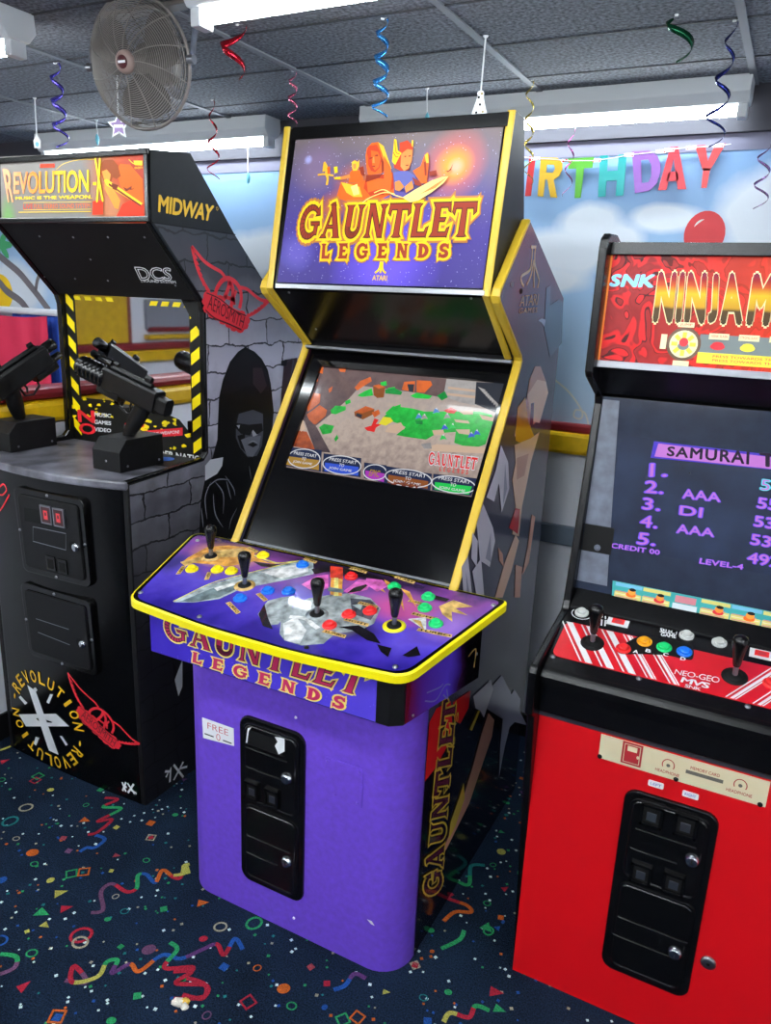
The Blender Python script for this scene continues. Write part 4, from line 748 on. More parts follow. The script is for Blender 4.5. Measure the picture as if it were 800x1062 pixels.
# ================================================================== black gun machine
RL, RR = -2.262, -1.615; RC = (RL+RR)/2
rev = empty('arcade_cabinet', (RC, 1.95, 0), 'black arcade machine with two mounted guns and brick side art, at left', 'arcade machine')
def brick_art():
    m = bpy.data.materials.new('brick_art'); m.use_nodes = True; MATS['brick_art'] = m; nt = m.node_tree; N = nt.nodes.new; L = nt.links.new; b = nt.nodes['Principled BSDF']
    tc = N('ShaderNodeTexCoord'); sp = N('ShaderNodeSeparateXYZ'); L(tc.outputs['Object'], sp.inputs[0]); cb = N('ShaderNodeCombineXYZ'); L(sp.outputs[1], cb.inputs[0]); L(sp.outputs[2], cb.inputs[1])
    nz = N('ShaderNodeTexNoise'); nz.inputs['Scale'].default_value = 14; nz.inputs['Detail'].default_value = 6; L(tc.outputs['Object'], nz.inputs['Vector'])
    mv = N('ShaderNodeMix'); mv.data_type = 'RGBA'; mv.inputs[0].default_value = .045; L(cb.outputs[0], mv.inputs[6]); L(nz.outputs['Color'], mv.inputs[7])
    br = N('ShaderNodeTexBrick'); br.inputs['Scale'].default_value = 1.0; br.inputs['Brick Width'].default_value = .19; br.inputs['Row Height'].default_value = .078; br.inputs['Mortar Size'].default_value = .0026; br.inputs['Color1'].default_value = lin((206,204,216)); br.inputs['Color2'].default_value = lin((180,178,192)); br.inputs['Mortar'].default_value = lin((44,42,52)); L(mv.outputs[2], br.inputs['Vector'])
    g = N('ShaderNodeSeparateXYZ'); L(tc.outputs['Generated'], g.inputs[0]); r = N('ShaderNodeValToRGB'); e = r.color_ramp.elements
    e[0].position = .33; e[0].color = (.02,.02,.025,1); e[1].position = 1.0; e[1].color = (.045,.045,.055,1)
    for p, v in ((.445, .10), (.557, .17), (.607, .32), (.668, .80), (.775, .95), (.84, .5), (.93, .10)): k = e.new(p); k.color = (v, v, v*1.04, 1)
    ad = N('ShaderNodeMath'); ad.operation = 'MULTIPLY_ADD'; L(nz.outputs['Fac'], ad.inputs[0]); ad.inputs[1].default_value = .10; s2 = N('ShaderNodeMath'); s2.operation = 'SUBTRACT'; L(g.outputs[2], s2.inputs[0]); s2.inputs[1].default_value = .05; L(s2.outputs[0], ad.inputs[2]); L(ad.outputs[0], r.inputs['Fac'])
    mx = N('ShaderNodeMix'); mx.data_type = 'RGBA'; mx.blend_type = 'MULTIPLY'; mx.inputs[0].default_value = 1; L(br.outputs['Color'], mx.inputs[6]); L(r.outputs['Color'], mx.inputs[7])
    m2 = N('ShaderNodeMix'); m2.data_type = 'RGBA'; m2.blend_type = 'OVERLAY'; m2.inputs[0].default_value = .35; L(mx.outputs[2], m2.inputs[6]); L(nz.outputs['Fac'], m2.inputs[7])
    L(m2.outputs[2], b.inputs['Base Color']); b.inputs['Roughness'].default_value = .45
brick_art()
rprof = [(1.545,0), (1.538,1.068), (1.86,1.085), (1.880,1.105), (1.882,1.54), (1.872,1.572), (1.672,1.777), (1.675,1.955), (1.684,1.963), (1.838,1.979), (2.034,1.777), (2.434,1.417), (2.50,1.35), (2.50,0)]
for x0 in (RL, RR-TH):
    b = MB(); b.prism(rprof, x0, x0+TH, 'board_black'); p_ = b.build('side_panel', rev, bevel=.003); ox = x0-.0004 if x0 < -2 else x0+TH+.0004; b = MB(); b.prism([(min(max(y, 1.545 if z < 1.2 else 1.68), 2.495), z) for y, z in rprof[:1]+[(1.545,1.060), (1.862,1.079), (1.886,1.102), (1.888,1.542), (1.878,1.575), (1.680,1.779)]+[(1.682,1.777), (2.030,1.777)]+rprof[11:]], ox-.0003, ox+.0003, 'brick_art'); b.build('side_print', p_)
    b = MB(); molding(b, [(1.538,1.068), (1.86,1.085), (1.880,1.105), (1.882,1.54), (1.872,1.572), (1.672,1.777)], x0-.001, x0+TH+.001, 'satin_black', .004); b.build('edge_trim', p_)
    if x0 > -1.8: r_side = p_
b = MB(); b.prism([(1.60,0), (1.60,1.04), (1.99,1.06), (1.99,1.57), (1.80,1.70), (1.80,1.90), (1.84,1.955), (2.03,1.765), (2.43,1.405), (2.49,1.34), (2.49,0)], RL+TH, RR-TH, 'dull_black'); b.build('body', rev)
# head: lit sign and the sloping board below it
b = MB(); b.prism([(1.676,1.778), (1.679,1.955), (1.69,1.962), (1.838,1.975), (1.90,1.90), (1.90,1.60)], RL+TH, RR-TH, 'board_black'); head = b.build('marquee', rev, bevel=.002)
RMS = Surf((RC, 1.672, 1.777), (1,0,0), (0,.003,.178))
xm0, xm1 = RL+.012-RC, RR-.004-RC
def gr(x, y):
    u, v = RMS.px(x, y); return ((u-xm0)/(xm1-xm0), .5, (v-.017)/.15)
art('gun_marquee_print', [(0, (128,124,118)), (.60, (122,118,116)), (.72, (160,96,60)), (.84, (196,76,28)), (1, (186,50,20))], axis=0, rough=.4, emit=.4, wob=.08, nscale=8, spots=[(gr(5,222), (.06,0,.4), (110,150,90)), (gr(50,232), (.14,0,.16), (140,70,66)), (gr(120,215), (.08,0,.5), (190,120,80))])
b = MB(); b.slab(RMS, P(RMS, [(2.5,231.5), (152,231.5), (150.5,155.5), (1,163)]), 'gun_marquee_print', .0, .003); b.build('marquee_art', head)
b = MB()
for r in (rectq(xm0-.02, .0, xm1+.004, .016), rectq(xm0-.02, .170, xm1+.004, .186)): b.slab(RMS, r, 'satin_black', .0, .010)
b.slab(RMS, rectq(xm1-.012, .0, xm1+.004, .186), 'satin_black', .0, .009); b.build('marquee_frame', head, bevel=.003)
for n, c in dict(m_orange=(236,104,26), m_dark=(120,46,20), m_yellow=(255,214,50), m_hair=(150,70,26), m_skin=(244,150,60), m_red=(226,56,26)).items(): mat(n, c, .45, emit=.55, spec=.2)
mf = lambda *pp: P(RMS, [(x/5, 140+y/5) for x, y in pp])
b = MB(); o = [.0036]
def mp_(pts, m, w=None):
    o[0] += .0001
    if w: b.line(RMS, smoothpath(pts, 5), w, m, o[0])
    else: b.poly(RMS, pts, m, o[0])
mp_(mf((600,440),(640,360),(700,330),(750,370),(750,435),(700,448)), 'm_red'); mp_(mf((610,180),(630,150),(680,155),(745,230),(750,360),(690,330),(640,300),(625,250)), 'm_orange'); mp_(mf((520,160),(545,132),(590,128),(618,160),(632,215),(610,230),(590,220),(575,260),(545,240),(525,200)), 'm_hair'); mp_(mf((535,190),(560,180),(580,205),(575,240),(548,240)), 'm_skin'); mp_(mf((545,240),(570,245),(600,290),(630,340),(620,385),(600,380),(575,330),(548,280)), 'm_skin')
mp_(mf((545,235),(560,230),(745,355),(735,370),(560,262)), 'm_yellow'); mp_(mf((570,250),(740,365),(735,372),(570,262)), 'm_dark'); mp_(mf((585,250),(620,262),(610,290),(590,280)), 'm_dark'); mp_(mf((645,270),(665,280),(690,265),(688,280),(660,295)), 'm_dark'); mp_(mf((680,285),(700,280)), 'm_dark', .002)
mp_(mf((675,128),(700,150),(745,155)), 'm_yellow', .002); mp_(mf((700,135),(745,135),(745,160),(705,158)), 'm_yellow'); text(b, RMS, 'AEROSMITH', rectq(*mf((704,178))[0], *mf((746,164))[0]), 'm_yellow', o[0], 0)
mp_(mf((215,152),(290,150),(290,170),(215,172)), 'm_red'); mp_(mf((300,180),(340,150),(420,130),(500,128)), 'm_yellow', .0012)
mp_(mf((488,345),(542,340),(542,412),(486,415)), 'm_red')
b.build('rock_singer', head)
art('letters_fade', [(0, (244,160,120)), (.35, (246,140,50)), (.7, (252,190,30)), (1, (255,224,20))], axis=0, rough=.45, emit=.6, wob=0)
lt = MB(); text(lt, RMS, 'R', mf((50,345),(76,345),(72,182),(24,182)), 'letters_fade', .0056, .02); text(lt, RMS, 'EVOLUTION', mf((80,306),(468,296),(468,184),(80,196)), 'letters_fade', .0056, .02, .95); lt.poly(RMS, mf((490,262),(508,262),(508,246),(490,246)), 'letters_fade', .0056)
text(lt, RMS, 'X', mf((508,342),(544,338),(530,130),(500,130)), 'letters_fade', .0058, .03); text(lt, RMS, 'MUSIC IS THE WEAPON.', mf((90,336),(485,331),(485,312),(90,322)), 'm_yellow', .0056, .03); lt.build('marquee_lettering', head)
lt = MB(); text(lt, RMS, 'FULL STEREO SOUND SYSTEM', mf((185,384),(475,380),(475,356),(185,360)), 'm_orange', .0056, .0); lt.line(RMS, mf((130,352),(482,348),(482,386),(130,390)), .0012, 'm_yellow', .0056, closed=True); lt.line(RMS, mf((105,402),(480,398)), .002, 'm_yellow', .0056); text(lt, RMS, 'LIVE', mf((130,385),(178,384),(178,358),(130,360)), 'm_red', .0056, 0); lt.build('small_print', head)
b = MB(); b.prism([(1.674,1.777), (1.872,1.574), (1.89,1.59), (1.70,1.79)], RL+TH, RR-TH, 'board_black'); slb = b.build('sloping_board', rev)
SL = Surf((RC, 1.674, 1.777), (1,0,0), (0, -.198, .203))
for x, y in ((8,245), (41,245), (76,246), (112,246), (150,246), (94,269), (46,287), (78,289), (112,291), (147,292), (182,296)):
    u, v = SL.px(x, y); q = MB(); q.lathe([(.0035,0),(.0028,.0018)], SL.pt(u, v), SL.N, 'steel', 8); q.build('screw', slb)
b = MB(); Q = P(SL, [(146,290), (178,290.5), (177,278), (140,277)]); text(b, SL, 'DCS', Q, 'white_print', .0008, .035); text(b, SL, 'DCS', Q, 'board_black', .0012, -.012); text(b, SL, 'SOUND SYSTEM', P(SL, [(149,292.2), (183,294), (182,291), (148,289.6)]), 'white_print', .0009, .01); b.build('sound_emblem', slb)
# right side print
RS = Surf((RR, 0, 0), (0,1,0), (0,0,1))
lt = MB(); text(lt, RS, 'MIDWAY', P(RS, [(164.1,219.2), (218.4,229), (221.5,213.9), (164.9,202.6)]), 'yellow_print', .0012, .035, .95); cu, cv = RS.px(225,216.5); lt.line(RS, ell(cu, cv, .0045, .0045, 12), .0012, 'yellow_print', .0012, closed=True); lt.build('maker_lettering', r_side)
b = MB(); a, c = RS.px(156.6,230.5), RS.px(244,243.3); b.slab(RS, [(a[0],a[1]-.0015), (c[0],c[1]-.0015), (c[0],c[1]+.0015), (a[0],a[1]+.0015)], 'dull_black', 0, .0012); b.build('seam', r_side)
mat('wing_red', (226,44,56), .45); mat('wing_dark', (92,16,26), .5)
def wings(S, parent, T, w):
    "winged band emblem: two wings, an initial in a ring, a lettered scroll"
    q = MB(); t = lambda *pp: P(S, [T(x, y) for x, y in pp])
    q.line(S, smoothpath(t((68,45),(110,95),(170,165),(240,215),(310,255),(345,300))), w*1.1, 'wing_red', .0012)
    q.line(S, smoothpath(t((70,45),(85,115),(110,210),(150,310),(215,420))), w*1.1, 'wing_red', .0012)
    for x, y in ((78,115),(90,165),(103,210),(118,255),(135,300),(155,345),(180,385)): q.poly(S, t((x-6,y-14),(x+26,y+2),(x+42,y+34),(x+8,y+26)), 'wing_red', .0013)
    q.line(S, smoothpath(t((470,385),(530,400),(590,450),(650,490),(712,495))), w*1.1, 'wing_red', .0012); q.line(S, smoothpath(t((712,495),(660,545),(600,590),(530,625))), w, 'wing_red', .0012)
    for x, y in ((690,515),(665,540),(640,560),(610,580),(580,600),(550,615)): q.poly(S, t((x-24,y-10),(x+12,y-16),(x+4,y+14),(x-30,y+16)), 'wing_red', .0013)
    q.line(S, smoothpath(t((265,470),(275,400),(320,330),(370,310),(430,340),(470,400),(480,480),(465,560))), w*1.5, 'wing_red', .0013); q.line(S, smoothpath(t((385,330),(370,400),(340,470),(315,520))), w*1.6, 'wing_red', .0014); q.line(S, smoothpath(t((385,330),(410,400),(405,480),(395,550))), w*1.6, 'wing_red', .0014); q.line(S, t((340,460),(430,490)), w*1.2, 'wing_red', .0014); q.line(S, smoothpath(t((440,410),(420,470),(425,530))), w*1.1, 'wing_red', .0014)
    q.poly(S, t((165,440),(210,425),(300,470),(400,550),(480,585),(530,640),(520,720),(480,745),(400,710),(320,660),(240,620),(190,560),(165,500)), 'wing_red', .0016)
    for i, (x, y, r) in enumerate(((200,450,36),(185,500,34),(200,560,40),(240,600,40),(285,625,36),(330,655,40),(380,685,38),(420,715,36),(470,730,34),(505,700,36),(520,660,34),(480,610,36),(300,480,34),(250,455,34))): q.poly(S, t(*[(x+r*math.cos(a*.785), y+r*math.sin(a*.785)) for a in range(8)]), 'wing_red', .0017+i*1e-5)
    text(q, S, 'AEROSMITH', t((195,555),(490,722),(510,630),(215,440)), 'wing_dark', .002, .0, .95); q.line(S, smoothpath(t((180,570),(260,640),(380,690),(480,735))), w*.5, 'wing_dark', .002); q.line(S, smoothpath(t((190,430),(300,480),(420,575),(520,620))), w*.4, 'wing_dark', .002)
    return q.build('winged_emblem', parent)
wings(RS, r_side, lambda x, y: (190+x/8, 250+y/8), .010)
for n, c in dict(ph_black=(10,10,12), ph_hair=(24,20,24), ph_maroon=(50,24,34), ph_grey=(124,126,138), ph_mid=(78,80,92), ph_light=(196,198,206)).items(): mat(n, c, .4, coat=.15)
ph = MB(); o = [.0008]; h7 = lambda *pp: P(RS, [(200+x/4.827, 340+y/4.827) for x, y in pp])
def hp_(pts, m, w=None):
    o[0] += .00008
    if w: ph.line(RS, smoothpath(pts, 5), w, m, o[0], taper=True)
    else: ph.poly(RS, pts, m, o[0])
hp_(h7((95,660),(122,560),(125,470),(130,350),(150,260),(185,170),(225,120),(262,95),(310,120),(345,155),(375,210),(390,280),(405,420),(395,520),(400,700),(380,1060),(30,1060),(40,860),(60,760)), 'ph_black')
hp_(h7((140,330),(190,180),(262,110),(335,160),(375,240),(385,330),(330,300),(260,290),(200,330)), 'ph_hair'); hp_(h7((300,200),(345,200),(370,290),(340,330),(300,280)), 'ph_maroon')
hp_(h7((215,490),(230,430),(300,410),(350,430),(352,520),(345,590),(320,640),(275,648),(235,600),(215,550)), 'ph_mid'); hp_(h7((222,540),(260,530),(262,590),(280,640),(240,600)), 'ph_black'); hp_(h7((290,500),(318,500),(325,535),(300,545)), 'ph_light'); hp_(h7((240,560),(280,545),(340,540),(330,600),(300,645),(270,640)), 'ph_grey')
hp_(h7((210,475),(280,485),(345,478),(350,515),(320,535),(300,510),(285,540),(240,530),(212,500)), 'ph_black'); hp_(h7((218,488),(235,486),(230,505)), 'ph_light'); hp_(h7((272,585),(300,572),(325,585),(300,598)), 'ph_black'); hp_(h7((275,578),(300,566),(322,576)), 'ph_light', .002)
hp_(h7((60,690),(85,660),(150,648),(145,690),(120,730),(60,765)), 'ph_light')
for pts in (((90,770),(60,850),(70,960)), ((110,770),(150,830),(150,930)), ((160,740),(200,800),(210,840)), ((165,760),(190,860)), ((100,830),(110,930),(150,1000)), ((220,900),(190,960),(180,1010)), ((40,900),(50,1000)), ((280,690),(290,760)), ((70,800),(120,760),(180,760))): hp_(h7(*pts), 'ph_grey', .0045)
ph.line(RS, arc(*h7((300,1090))[0], .115, .115, 60, 180, 16), .016, 'ph_light', o[0]+.0002); o[0] += .0003
hp_(h7((170,1050),(215,1060),(215,1010)), 'ph_mid', .006); hp_(h7((455,160),(520,150),(520,330),(430,520),(440,330)), 'ph_maroon'); hp_(h7((440,165),(470,160),(465,190),(438,190)), 'ph_black'); hp_(h7((470,170),(500,165),(470,330)), 'ph_mid', .005)
ph.build('rocker_print', r_side)
b = MB()
for pts in (((172,806),(177,796),(176,811)), ((171,800),(176,800)), ((180,809),(190,790)), ((180,793),(190,806)), ((186,797),(194,795))): b.line(RS, P(RS, pts), .008, 'white_print', .001)
b.build('side_mark', r_side); b = MB(); b.poly(RS, P(RS, [(181,705),(189,684),(189,712),(185,722)]), 'ph_light', .001); b.build('jacket_print', r_side)
# pedestal front that bows outwards
def rev_y(x, z): return 1.546 - (.010+.042*min(max(z/1.07, 0), 1))*(1-min(1, abs((x-RC)/.325))**2)
RB = Bow(rev_y)
b = MB(); xs = [RL+.001+(RR-RL-.002)*i/20 for i in range(21)]
b.loft([[V3((x, rev_y(x, z), z)) for x in xs]+[V3((RR-TH-.002, 1.62, z)), V3((RL+TH+.002, 1.62, z))] for z in (0, .27, .53, .80, 1.045)], 'glossy_black', True, False); rped = b.build('pedestal', rev)
for p in rped.data.polygons: p.use_smooth = p.normal.y < -.6
b = MB(); b.plan([(-2.315, 1.95)] + [(x, rev_y(x, 1.07)-.014) for x in [-2.315+(RR+2.315)*i/18 for i in range(19)]] + [(RR-TH-.001, 1.95)], 1.046, 1.072, 'shelf_grey' if 'shelf_grey' in MATS else mat('shelf_grey', (84,84,92), .3, noise=.5, nscale=12).name); shelf = b.build('gun_shelf', rev, bevel=.006)
r2 = lambda x, y: RB.px(x, y)
def rdoor(tl, tr, br, bl, lock, slots, displays=False):
    q4 = [r2(*p) for p in (tl, tr, br, bl)]; u0 = (q4[0][0]+q4[3][0])/2; u1 = (q4[1][0]+q4[2][0])/2; v1 = (q4[0][1]+q4[1][1])/2; v0 = (q4[2][1]+q4[3][1])/2
    um = (u0+u1)/2; S = Surf(RB.pt(um, (v0+v1)/2, .0), (1, (rev_y(u1, v0)-rev_y(u0, v0))/(u1-u0), 0), (0, (rev_y(um, v1)-rev_y(um, v0))/(v1-v0), 1)); W_, H_ = (u1-u0)/2, (v1-v0)/2
    q = MB(); q.slab(S, rrect(-W_, -H_, W_, H_, .022), 'satin_black', -.012, .007); fr = q.build('coin_door', rped, bevel=.003)
    q = MB(); q.slab(S, rrect(-W_+.02, -H_+.02, W_-.02, H_-.02, .014), 'board_black', .006, .013); d = q.build('door', fr, bevel=.003)
    sx = lambda x, y: S.px(x, y)
    u, v = sx(*lock); q = MB(); q.lathe([(.017,.012),(.017,.015)], S.pt(u-.012, v), S.N, 'dull_black', 16); q.lathe([(.013,.012),(.013,.020),(.010,.023),(.0005,.023)], S.pt(u, v), S.N, 'chrome', 16); q.build('lock', fr)
    for x, y in slots:
        u, v = sx(x, y); q = MB(); q.slab(S, rectq(u-.019, v-.023, u+.019, v+.023), 'satin_black', .012, .017); q.slab(S, rectq(u-.012, v-.017, u+.012, v+.013), 'dull_black', .017, .0174); q.build('coin_return', fr, bevel=.002)
    for a, c in ((0, H_-.008), (0, -H_+.008), (W_-.008, 0), (-W_+.008, 0)):
        q = MB(); q.lathe([(.005,0),(.004,.003),(.001,.004)], S.pt(a, c, .007), S.N, 'steel', 8); q.build('bolt', fr)
    return fr, S
fr, S1 = rdoor((21.5,502.5), (93,519), (97,607), (25,590.5), (83,566), ((57,582.5), (69,586)))
mat('coin_lamp', (60,30,34), .3); mat('coin_digit', (220,60,66), .4, emit=.5)
b = MB(); b.slab(S1, rectq(*S1.px(30,540), *S1.px(70,533)) if 0 else [S1.px(29.5,539), S1.px(73,547), S1.px(72,533), S1.px(29,525)], 'dull_black', .013, .0135); b.build('blank_plate', fr)
for k, x in enumerate((52.5, 65.5)):
    u, v = S1.px(x, 532.5+k*3); q = MB(); q.slab(S1, rectq(u-.023, v-.029, u+.023, v+.029), 'steel', .013, .018); q.slab(S1, rectq(u-.018, v-.024, u+.018, v+.024), 'coin_lamp', .018, .0186); q.slab(S1, rectq(u-.008, v-.014, u+.008, v+.014), 'coin_digit', .0186, .019); q.poly(S1, rectq(u-.003, v-.002, u+.004, v+.008), 'coin_lamp', .0194); q.build('coin_reject', fr, bevel=.001)
b = MB(); b.line(S1, [S1.px(38,545), S1.px(72,552), S1.px(72,569), S1.px(38,560)], .0028, 'steel', .0136, closed=True); b.build('pressed_panel', fr)
fr, S2 = rdoor((27,600.5), (99,625), (104,705), (31,672), (90,666), ())
for p, q_ in (((41,640),(75,651)), ((43,654),(76,667))):
    b = MB(); b.line(S2, [S2.px(*p), S2.px(*q_)], .0028, 'steel', .0136); b.build('pressed_rib', fr)
# round emblem with an X
em = MB(); k5 = lambda x, y: (x/4, 650+y/4)
cu, cv = r2(*k5(190,385)); right = r2(*k5(335,440)); top = r2(*k5(165,190)); Ru, Rv = right[0]-cu+.004, top[1]-cv+.0
Ru = .166; Rv = .158
ring = 'REVOLUTION*X*REVOLUTION*X*' if 0 else 'REVOLUTION'
for half in (0, 1):
    for i, ch in enumerate(ring):
        a = math.radians((150 - i*15.6) if half == 0 else (-30 - i*15.6)); ra, rb = .86, 1.13
        c_, s_ = math.cos(a), math.sin(a); ta = (s_*.088, -c_*.088); P0 = lambda r, t: (cu+Ru*(c_*r+ta[0]*t), cv+Rv*(s_*r+ta[1]*t))
        q = [P0(ra,-1 if ch != 'I' else -.3), P0(ra,1 if ch != 'I' else .3), P0(rb,1 if ch != 'I' else .3), P0(rb,-1 if ch != 'I' else -.3)]; text(em, RB, ch, q, 'yellow_print', .002, .02)
for a in (166, -14): em.poly(RB, ell(cu+Ru*math.cos(math.radians(a)), cv+Rv*math.sin(math.radians(a)), .012, .005, 8, math.radians(a+90)), 'yellow_print', .002)
e5 = lambda *pp: [r2(*k5(*p)) for p in pp]
em.poly(RB, e5((115,240),(150,265),(245,530),(205,512)), 'white_print', .0022); em.poly(RB, e5((80,362),(235,360),(290,412),(110,412)), 'white_print', .0024)
for pp in (((80,292),(88,285),(116,315),(106,322)), ((210,278),(222,280),(206,318),(195,312)), ((150,455),(165,460),(152,492),(142,484)), ((250,452),(260,452),(284,488),(275,492)), ((140,255),(150,250),(158,262),(150,270))): em.poly(RB, e5(*pp), 'white_print', .0022)
em.build('round_emblem', rped)
wings(RB, rped, lambda x, y: k5(282+.4725*(x-68)-.0095*(y-45), 190+.2524*(x-68)+.2943*(y-45)), .006)
b = MB()
for pp in (((127,811),(131,821)), ((131,811),(127.5,820)), ((129,816),(132,816)), ((132.5,812),(140,823)), ((139,813),(133,822)), ((136,819),(142,823))): b.line(RB, [r2(*p) for p in pp], .007, 'white_print', .0012)
b.build('front_mark', rped)
b = MB()
for pts in (((0,505),(4,502),(7,508),(3,513),(-2,512)), ((0,530),(4,524),(10,513))): b.line(RB, smoothpath([r2(*p) for p in pts]), .006, 'red_print', .0012)
b.build('guitar_mark', rped)
# glass of the screen
GY = 1.898
mat('dark_mirror', (214,215,220), .03, 1.0); mat('bezel_yellow', (250,222,0), .4); 
GS = Surf((RC, GY, 0), (1,0,0), (0,0,1))
b = MB(); b.box(RL+TH, RR-TH, GY, GY+.012, 1.072, 1.585, 'dark_mirror'); gl = b.build('screen_glass', rev)
p6 = lambda *pp: P(GS, [(60+x/4.444, 280+y/4.444) for x, y in pp])
zb0, zt0 = 1.076, 1.575
for sgn, xa, xb in ((0, RL+TH+.002, RL+TH+.045), (1, RR-TH-.055, RR-TH-.004)):
    b = MB(); b.slab(GS, rectq(xa-RC, zb0, xb-RC, zt0), 'black_print', 0, .002); st = b.build('hazard_strip', gl)
    q = MB(); n = 7; hgt = (zt0-zb0)/n
    for i in range(n):
        v = zb0+i*hgt; sl = .03 if sgn == 0 else -.03
        q.poly(GS, [(xa-RC+.004, v+.012+max(sl,0)), (xb-RC-.004, v+.012+max(-sl,0)), (xb-RC-.004, v+.012+max(-sl,0)+hgt*.5), (xa-RC+.004, v+.012+max(sl,0)+hgt*.5)], 'bezel_yellow', .0024)
    q.build('yellow_bars', st)
b = MB()
for i in range(4): u0 = RL+TH+.05+i*.05-RC; b.poly(GS, [(u0,1.556), (u0+.03,1.556), (u0+.022,1.570), (u0-.008,1.570)], 'bezel_yellow', .0016)
b.build('top_bars', gl); b = MB()
for i in range(4): u0 = RR-TH-.22+i*.048-RC; b.poly(GS, [(u0,1.550), (u0+.03,1.550), (u0+.038,1.565), (u0+.008,1.565)], 'bezel_yellow', .0016)
b.build('top_bars', gl); b = MB(); b.poly(GS, [(RR-TH-.055-RC,1.53), (RR-TH-.085-RC,1.575), (RR-TH-.01-RC,1.575), (RR-TH-.004-RC,1.47)], 'black_print', .0026); b.build('corner_print', gl)
b = MB(); random.seed(5); mat('bezel_black', (24,24,22), .4)
b.poly(GS, p6((60,610),(120,590),(240,600),(330,650),(450,640),(560,690),(600,740),(640,830),(690,890),(60,830)), 'bezel_black', .0012)
for i in range(60):
    x, y = random.choice(((random.uniform(70,260), random.uniform(590,690)), (random.uniform(360,430), random.uniform(640,760)), (random.uniform(440,610), random.uniform(690,830)))); r = random.uniform(4,17)
    b.poly(GS, p6(*[(x+r*random.uniform(.4,1.2)*math.cos(a*.9), y+r*random.uniform(.3,.9)*math.sin(a*.9)) for a in range(7)]), 'bezel_yellow', .0018+i*1e-5)
b.build('splatter_print', gl)
b = MB(); text(b, GS, 'N', p6((100,698),(172,704),(168,650),(96,645)), 'red_print', .0028, .03); text(b, GS, 'O', p6((104,752),(178,758),(174,712),(102,704)), 'red_print', .0028, .03)
b.build('initials_print', gl); b = MB()
for i, w in enumerate(('MUSIC', 'GAMES', 'VIDEO')): text(b, GS, w, p6((172,674+i*34),(248,680+i*34),(248,664+i*34),(172,656+i*34)), 'white_print', .0028, .03)
b.build('motto_print', gl)
for q4, w in ((((310,735),(400,722),(400,690),(312,706)), 'THAT!'), (((392,775),(578,762),(578,726),(388,742)), 'THE WEAPON!')):
    b = MB(); b.poly(GS, p6(*q4), 'red_print', .0026); (a, c_, d, e_) = q4; ins = lambda s_, t: (a[0]*(1-s_)*(1-t)+c_[0]*s_*(1-t)+d[0]*s_*t+e_[0]*(1-s_)*t, a[1]*(1-s_)*(1-t)+c_[1]*s_*(1-t)+d[1]*s_*t+e_[1]*(1-s_)*t)
    text(b, GS, w, p6(ins(.25,.3), ins(.92,.3), ins(.92,.7), ins(.25,.7)), 'white_print', .003, .01); b.build('red_label_print', gl)
b = MB(); text(b, GS, 'NEW ORDER NATION', p6((330,842),(690,888),(690,862),(330,808)), 'white_print', .003, .03); b.build('bezel_lettering', gl)
b = MB(); b.slab(Surf((RC, 1.6, 1.0725), (1,0,0), (0,1,0)), [(.09,.15), (.30,.15), (.30,.30), (.09,.30)], 'red_print' if 0 else 'bezel_black', 0, .0006); b.lathe([(.03,0),(.03,.0008)], (RC+.19, 1.83, 1.073), (0,0,1), 'button_blue', 16); b.build('shelf_print', shelf)
